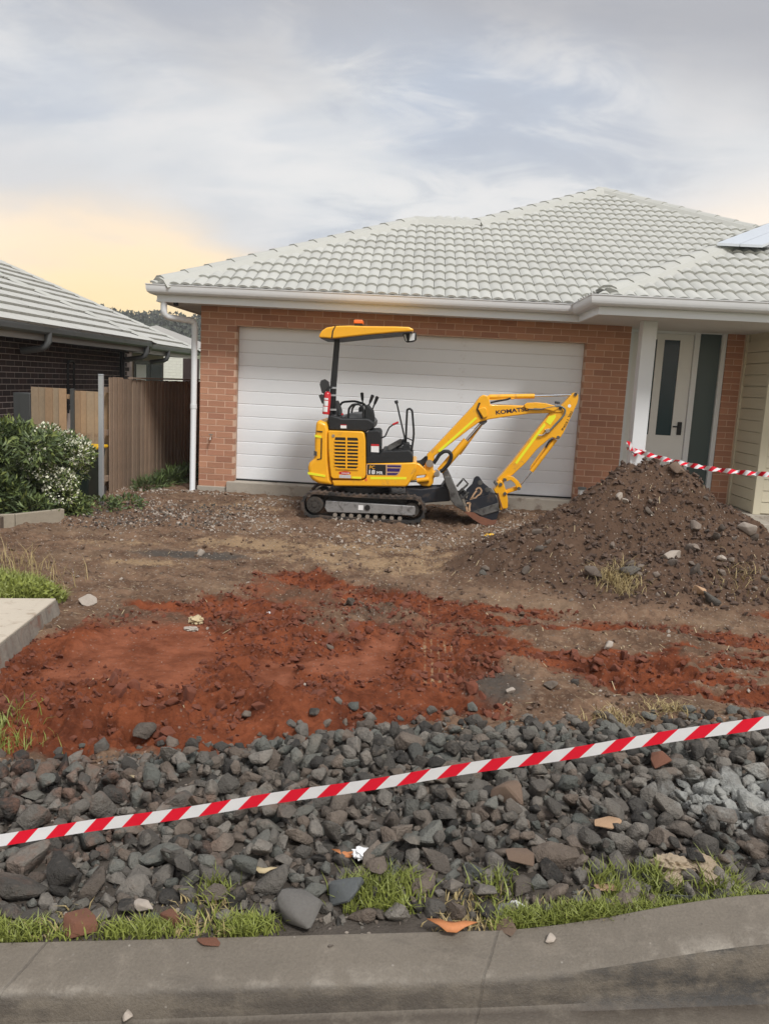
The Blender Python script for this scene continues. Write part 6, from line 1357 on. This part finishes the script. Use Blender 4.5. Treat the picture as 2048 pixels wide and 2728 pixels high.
ribbon([pA, (2.74, 10.39, zk - .03), (2.77, 10.395, zk - .05), (2.80, 10.40, zk - 0.02)], 0.06, lambda t: (0, 0.4, 1), 'tape_knot', ft)

# ---- grass
def blades(name, mat, x, y, hgt, seed, label, lean=0.5, w=0.0028, z=None):
    rg = np.random.default_rng(seed); n = len(x); z = height(x, y) if z is None else z; a = rg.random(n) * 2 * np.pi; h = hgt * (0.45 + 0.8 * rg.random(n)); ln = lean * h * (0.3 + rg.random(n))
    dx, dy = np.cos(a), np.sin(a); b = rg.random(n) * np.pi; wx, wy = np.cos(b) * w, np.sin(b) * w; B = np.stack([x, y, z], 1)
    def lvl(t, ww): c = B + np.stack([dx * ln * t ** 2, dy * ln * t ** 2, h * (t - 0.25 * t * t * (ln / h))], 1); s = np.stack([wx, wy, 0 * wx], 1) * ww; return c - s, c + s
    a0_, b0_ = lvl(0, 1); a1_, b1_ = lvl(0.5, 0.85); t_, _ = lvl(1.0, 0)
    V = np.stack([a0_, b0_, a1_, b1_, t_], 1).reshape(-1, 3); k = np.arange(n)[:, None] * 5; F = np.concatenate([k + [[0, 1, 3]], k + [[0, 3, 2]], k + [[2, 3, 4]]], 0)
    return tag(link_mesh(name, arrays(name, V, F, mat, True), None), label, 'grass', kind='stuff')
def tufts(cx, n, spread, y0, y1, seed):
    rg = np.random.default_rng(seed); X, Y = [], []
    for c, wgt in cx:
        m = int(n * wgt); x = c + rg.normal(size=m) * spread; X.append(x); Y.append(kerb_back(x) + y0 + (y1 - y0) * rg.random(m))
    return np.concatenate(X), np.concatenate(Y)
x, y = tufts([(-1.14, 1.2), (-1.05, .8), (-0.93, .35), (-0.80, .5), (-0.70, .8), (-0.60, .25), (-0.45, 1.2), (-0.39, .7), (0.38, 1.0), (0.44, 1.2), (0.53, 1.3), (0.62, 1.2), (0.70, 1.3), (0.80, 1.4), (0.90, 1.3), (1.0, 1.5), (1.12, 1.7), (1.25, 1.7), (1.4, 1.7), (1.55, 1.5)], 330, 0.034, 0.0, 0.075, 41)
k_ = np.argsort(x); blades('kerb_grass', 'grass_blade', x, y, 0.048, 42, 'short bright green grass growing along the back of the kerb', 0.8)
x, y = tufts([(-0.08, 1.3), (0.03, 1.2), (0.0, .8), (0.75, 1.0), (0.9, 1.0), (1.1, .8), (-0.55, .5), (0.35, .5)], 260, 0.04, 0.09, 0.24, 43); blades('grass_tufts', 'grass_blade', x, y, 0.07, 44, 'green grass tufts rising between the rocks near the kerb', 0.7)
x, y = tufts([(-0.95, .6), (-0.62, .6), (-0.5, .6), (0.22, .8), (0.28, .6), (0.6, .5), (0.8, .5), (0.3, .6)], 110, 0.05, 0.0, 0.14, 45); blades('dry_kerb_grass', 'dry_grass', x, y, 0.042, 46, 'dry straw coloured grass along the kerb', 0.9)
rg = np.random.default_rng(47); n = 9000; x = -2.46 - 2.0 * rg.random(n) ** 1.3; y = 5.36 + 0.21 * (x + 2.37) + rg.random(n) * np.minimum(1.0, 0.35 + 0.5 * (-2.4 - x)); blades('verge_grass', 'grass_blade', x, y, 0.085, 48, 'bright green weeds and grass behind the concrete path', 0.9, 0.004)
n = 160; x = -2.5 - 1.2 * rg.random(n); y = 5.8 + 0.6 * rg.random(n); blades('tall_dry_grass', 'dry_grass', x, y, 0.22, 49, 'tall dry grass stalks behind the green verge', 0.5)
p, nr_ = blob(rg, 3800, [(-2.62 - 0.21 * i, 5.45 - 0.035 * i + 0.10 * (i % 2), 0.10, 0.20, 0.13, 0.07) for i in range(9)]); V, F = leaf_cloud('v', '', p, nr_, 0.036, 50, aspect=0.6); tag(link_mesh('clover_patch', arrays('clover_patch', V, F, 'grass_blade', False), None), 'leafy bright green ground cover along the path edge', 'ground cover', kind='stuff')
n = 900; x = -1.93 + rg.normal(size=n) * 0.13; y = 3.42 + rg.normal(size=n) * 0.10; blades('edge_grass', 'grass_blade', x, y, 0.08, 51, 'small patch of grass at the left edge of the rock bed', 0.9)
n = 420; x = np.concatenate([1.72 + rg.normal(size=n) * 0.10, 2.75 + rg.normal(size=80) * .1]); y = np.concatenate([6.55 + rg.normal(size=n) * 0.10, 6.7 + rg.normal(size=80) * .1]); blades('heap_grass', 'dry_grass', x, y, 0.12, 52, 'wilted yellow grass roots hanging in the front of the heap', 1.2)
n = 160; x = np.concatenate([1.45 + rg.normal(size=n) * 0.07, 1.15 + rg.normal(size=n) * .08]); y = np.concatenate([4.25 + rg.normal(size=n) * 0.05, 4.1 + rg.normal(size=n) * .05]); blades('soil_grass', 'dry_grass', x, y, 0.06, 53, 'thin dry grass on the bare soil at right', 1.2)
# straw and roots lying flat
n = 1800; x = rg.uniform(-3.4, 4.0, n); y = 3.6 + 7.4 * rg.random(n); mk = masks(x, y); keep = (mk[4] < .3) & ((mk[0] < .4) | (rg.random(n) < .2)); x, y = x[keep], y[keep]; n = len(x); a = rg.random(n) * np.pi; L_ = 0.012 + 0.06 * rg.random(n) ** 2; x2, y2 = x + np.cos(a) * L_, y + np.sin(a) * L_
z1, z2 = height(x, y) + .006, height(x2, y2) + .006; wv = np.stack([-np.sin(a), np.cos(a), 0 * a], 1) * 0.0022; A = np.stack([x, y, z1], 1); B = np.stack([x2, y2, z2], 1); V = np.stack([A - wv, A + wv, B + wv, B - wv], 1).reshape(-1, 3); F = np.arange(n)[:, None] * 4 + np.array([[0, 1, 2, 3]])
tag(link_mesh('straw_bits', arrays('straw_bits', V, F, 'straw', False), None), 'bits of straw and root strewn over the soil', 'straw', kind='stuff')

# ---- evening haze: one closed box of thin air round everything
hz_ = MB().box((-300, -40, -1.75), (300, 345, 27)).build('haze', None)
hm = bpy.data.materials.new('haze'); hm.use_nodes = True; nt = hm.node_tree; nt.nodes.clear()
pv_ = N('ShaderNodeVolumePrincipled'); pv_.inputs['Color'].default_value = (0.86, 0.88, 0.92, 1); pv_.inputs['Density'].default_value = 0.0007; pv_.inputs['Anisotropy'].default_value = 0.0
ho = N('ShaderNodeOutputMaterial'); L(pv_.outputs[0], ho.inputs['Volume']); hz_.data.materials.append(hm)
tag(hz_, 'thin pale evening haze over the far hill', 'haze', kind='stuff')
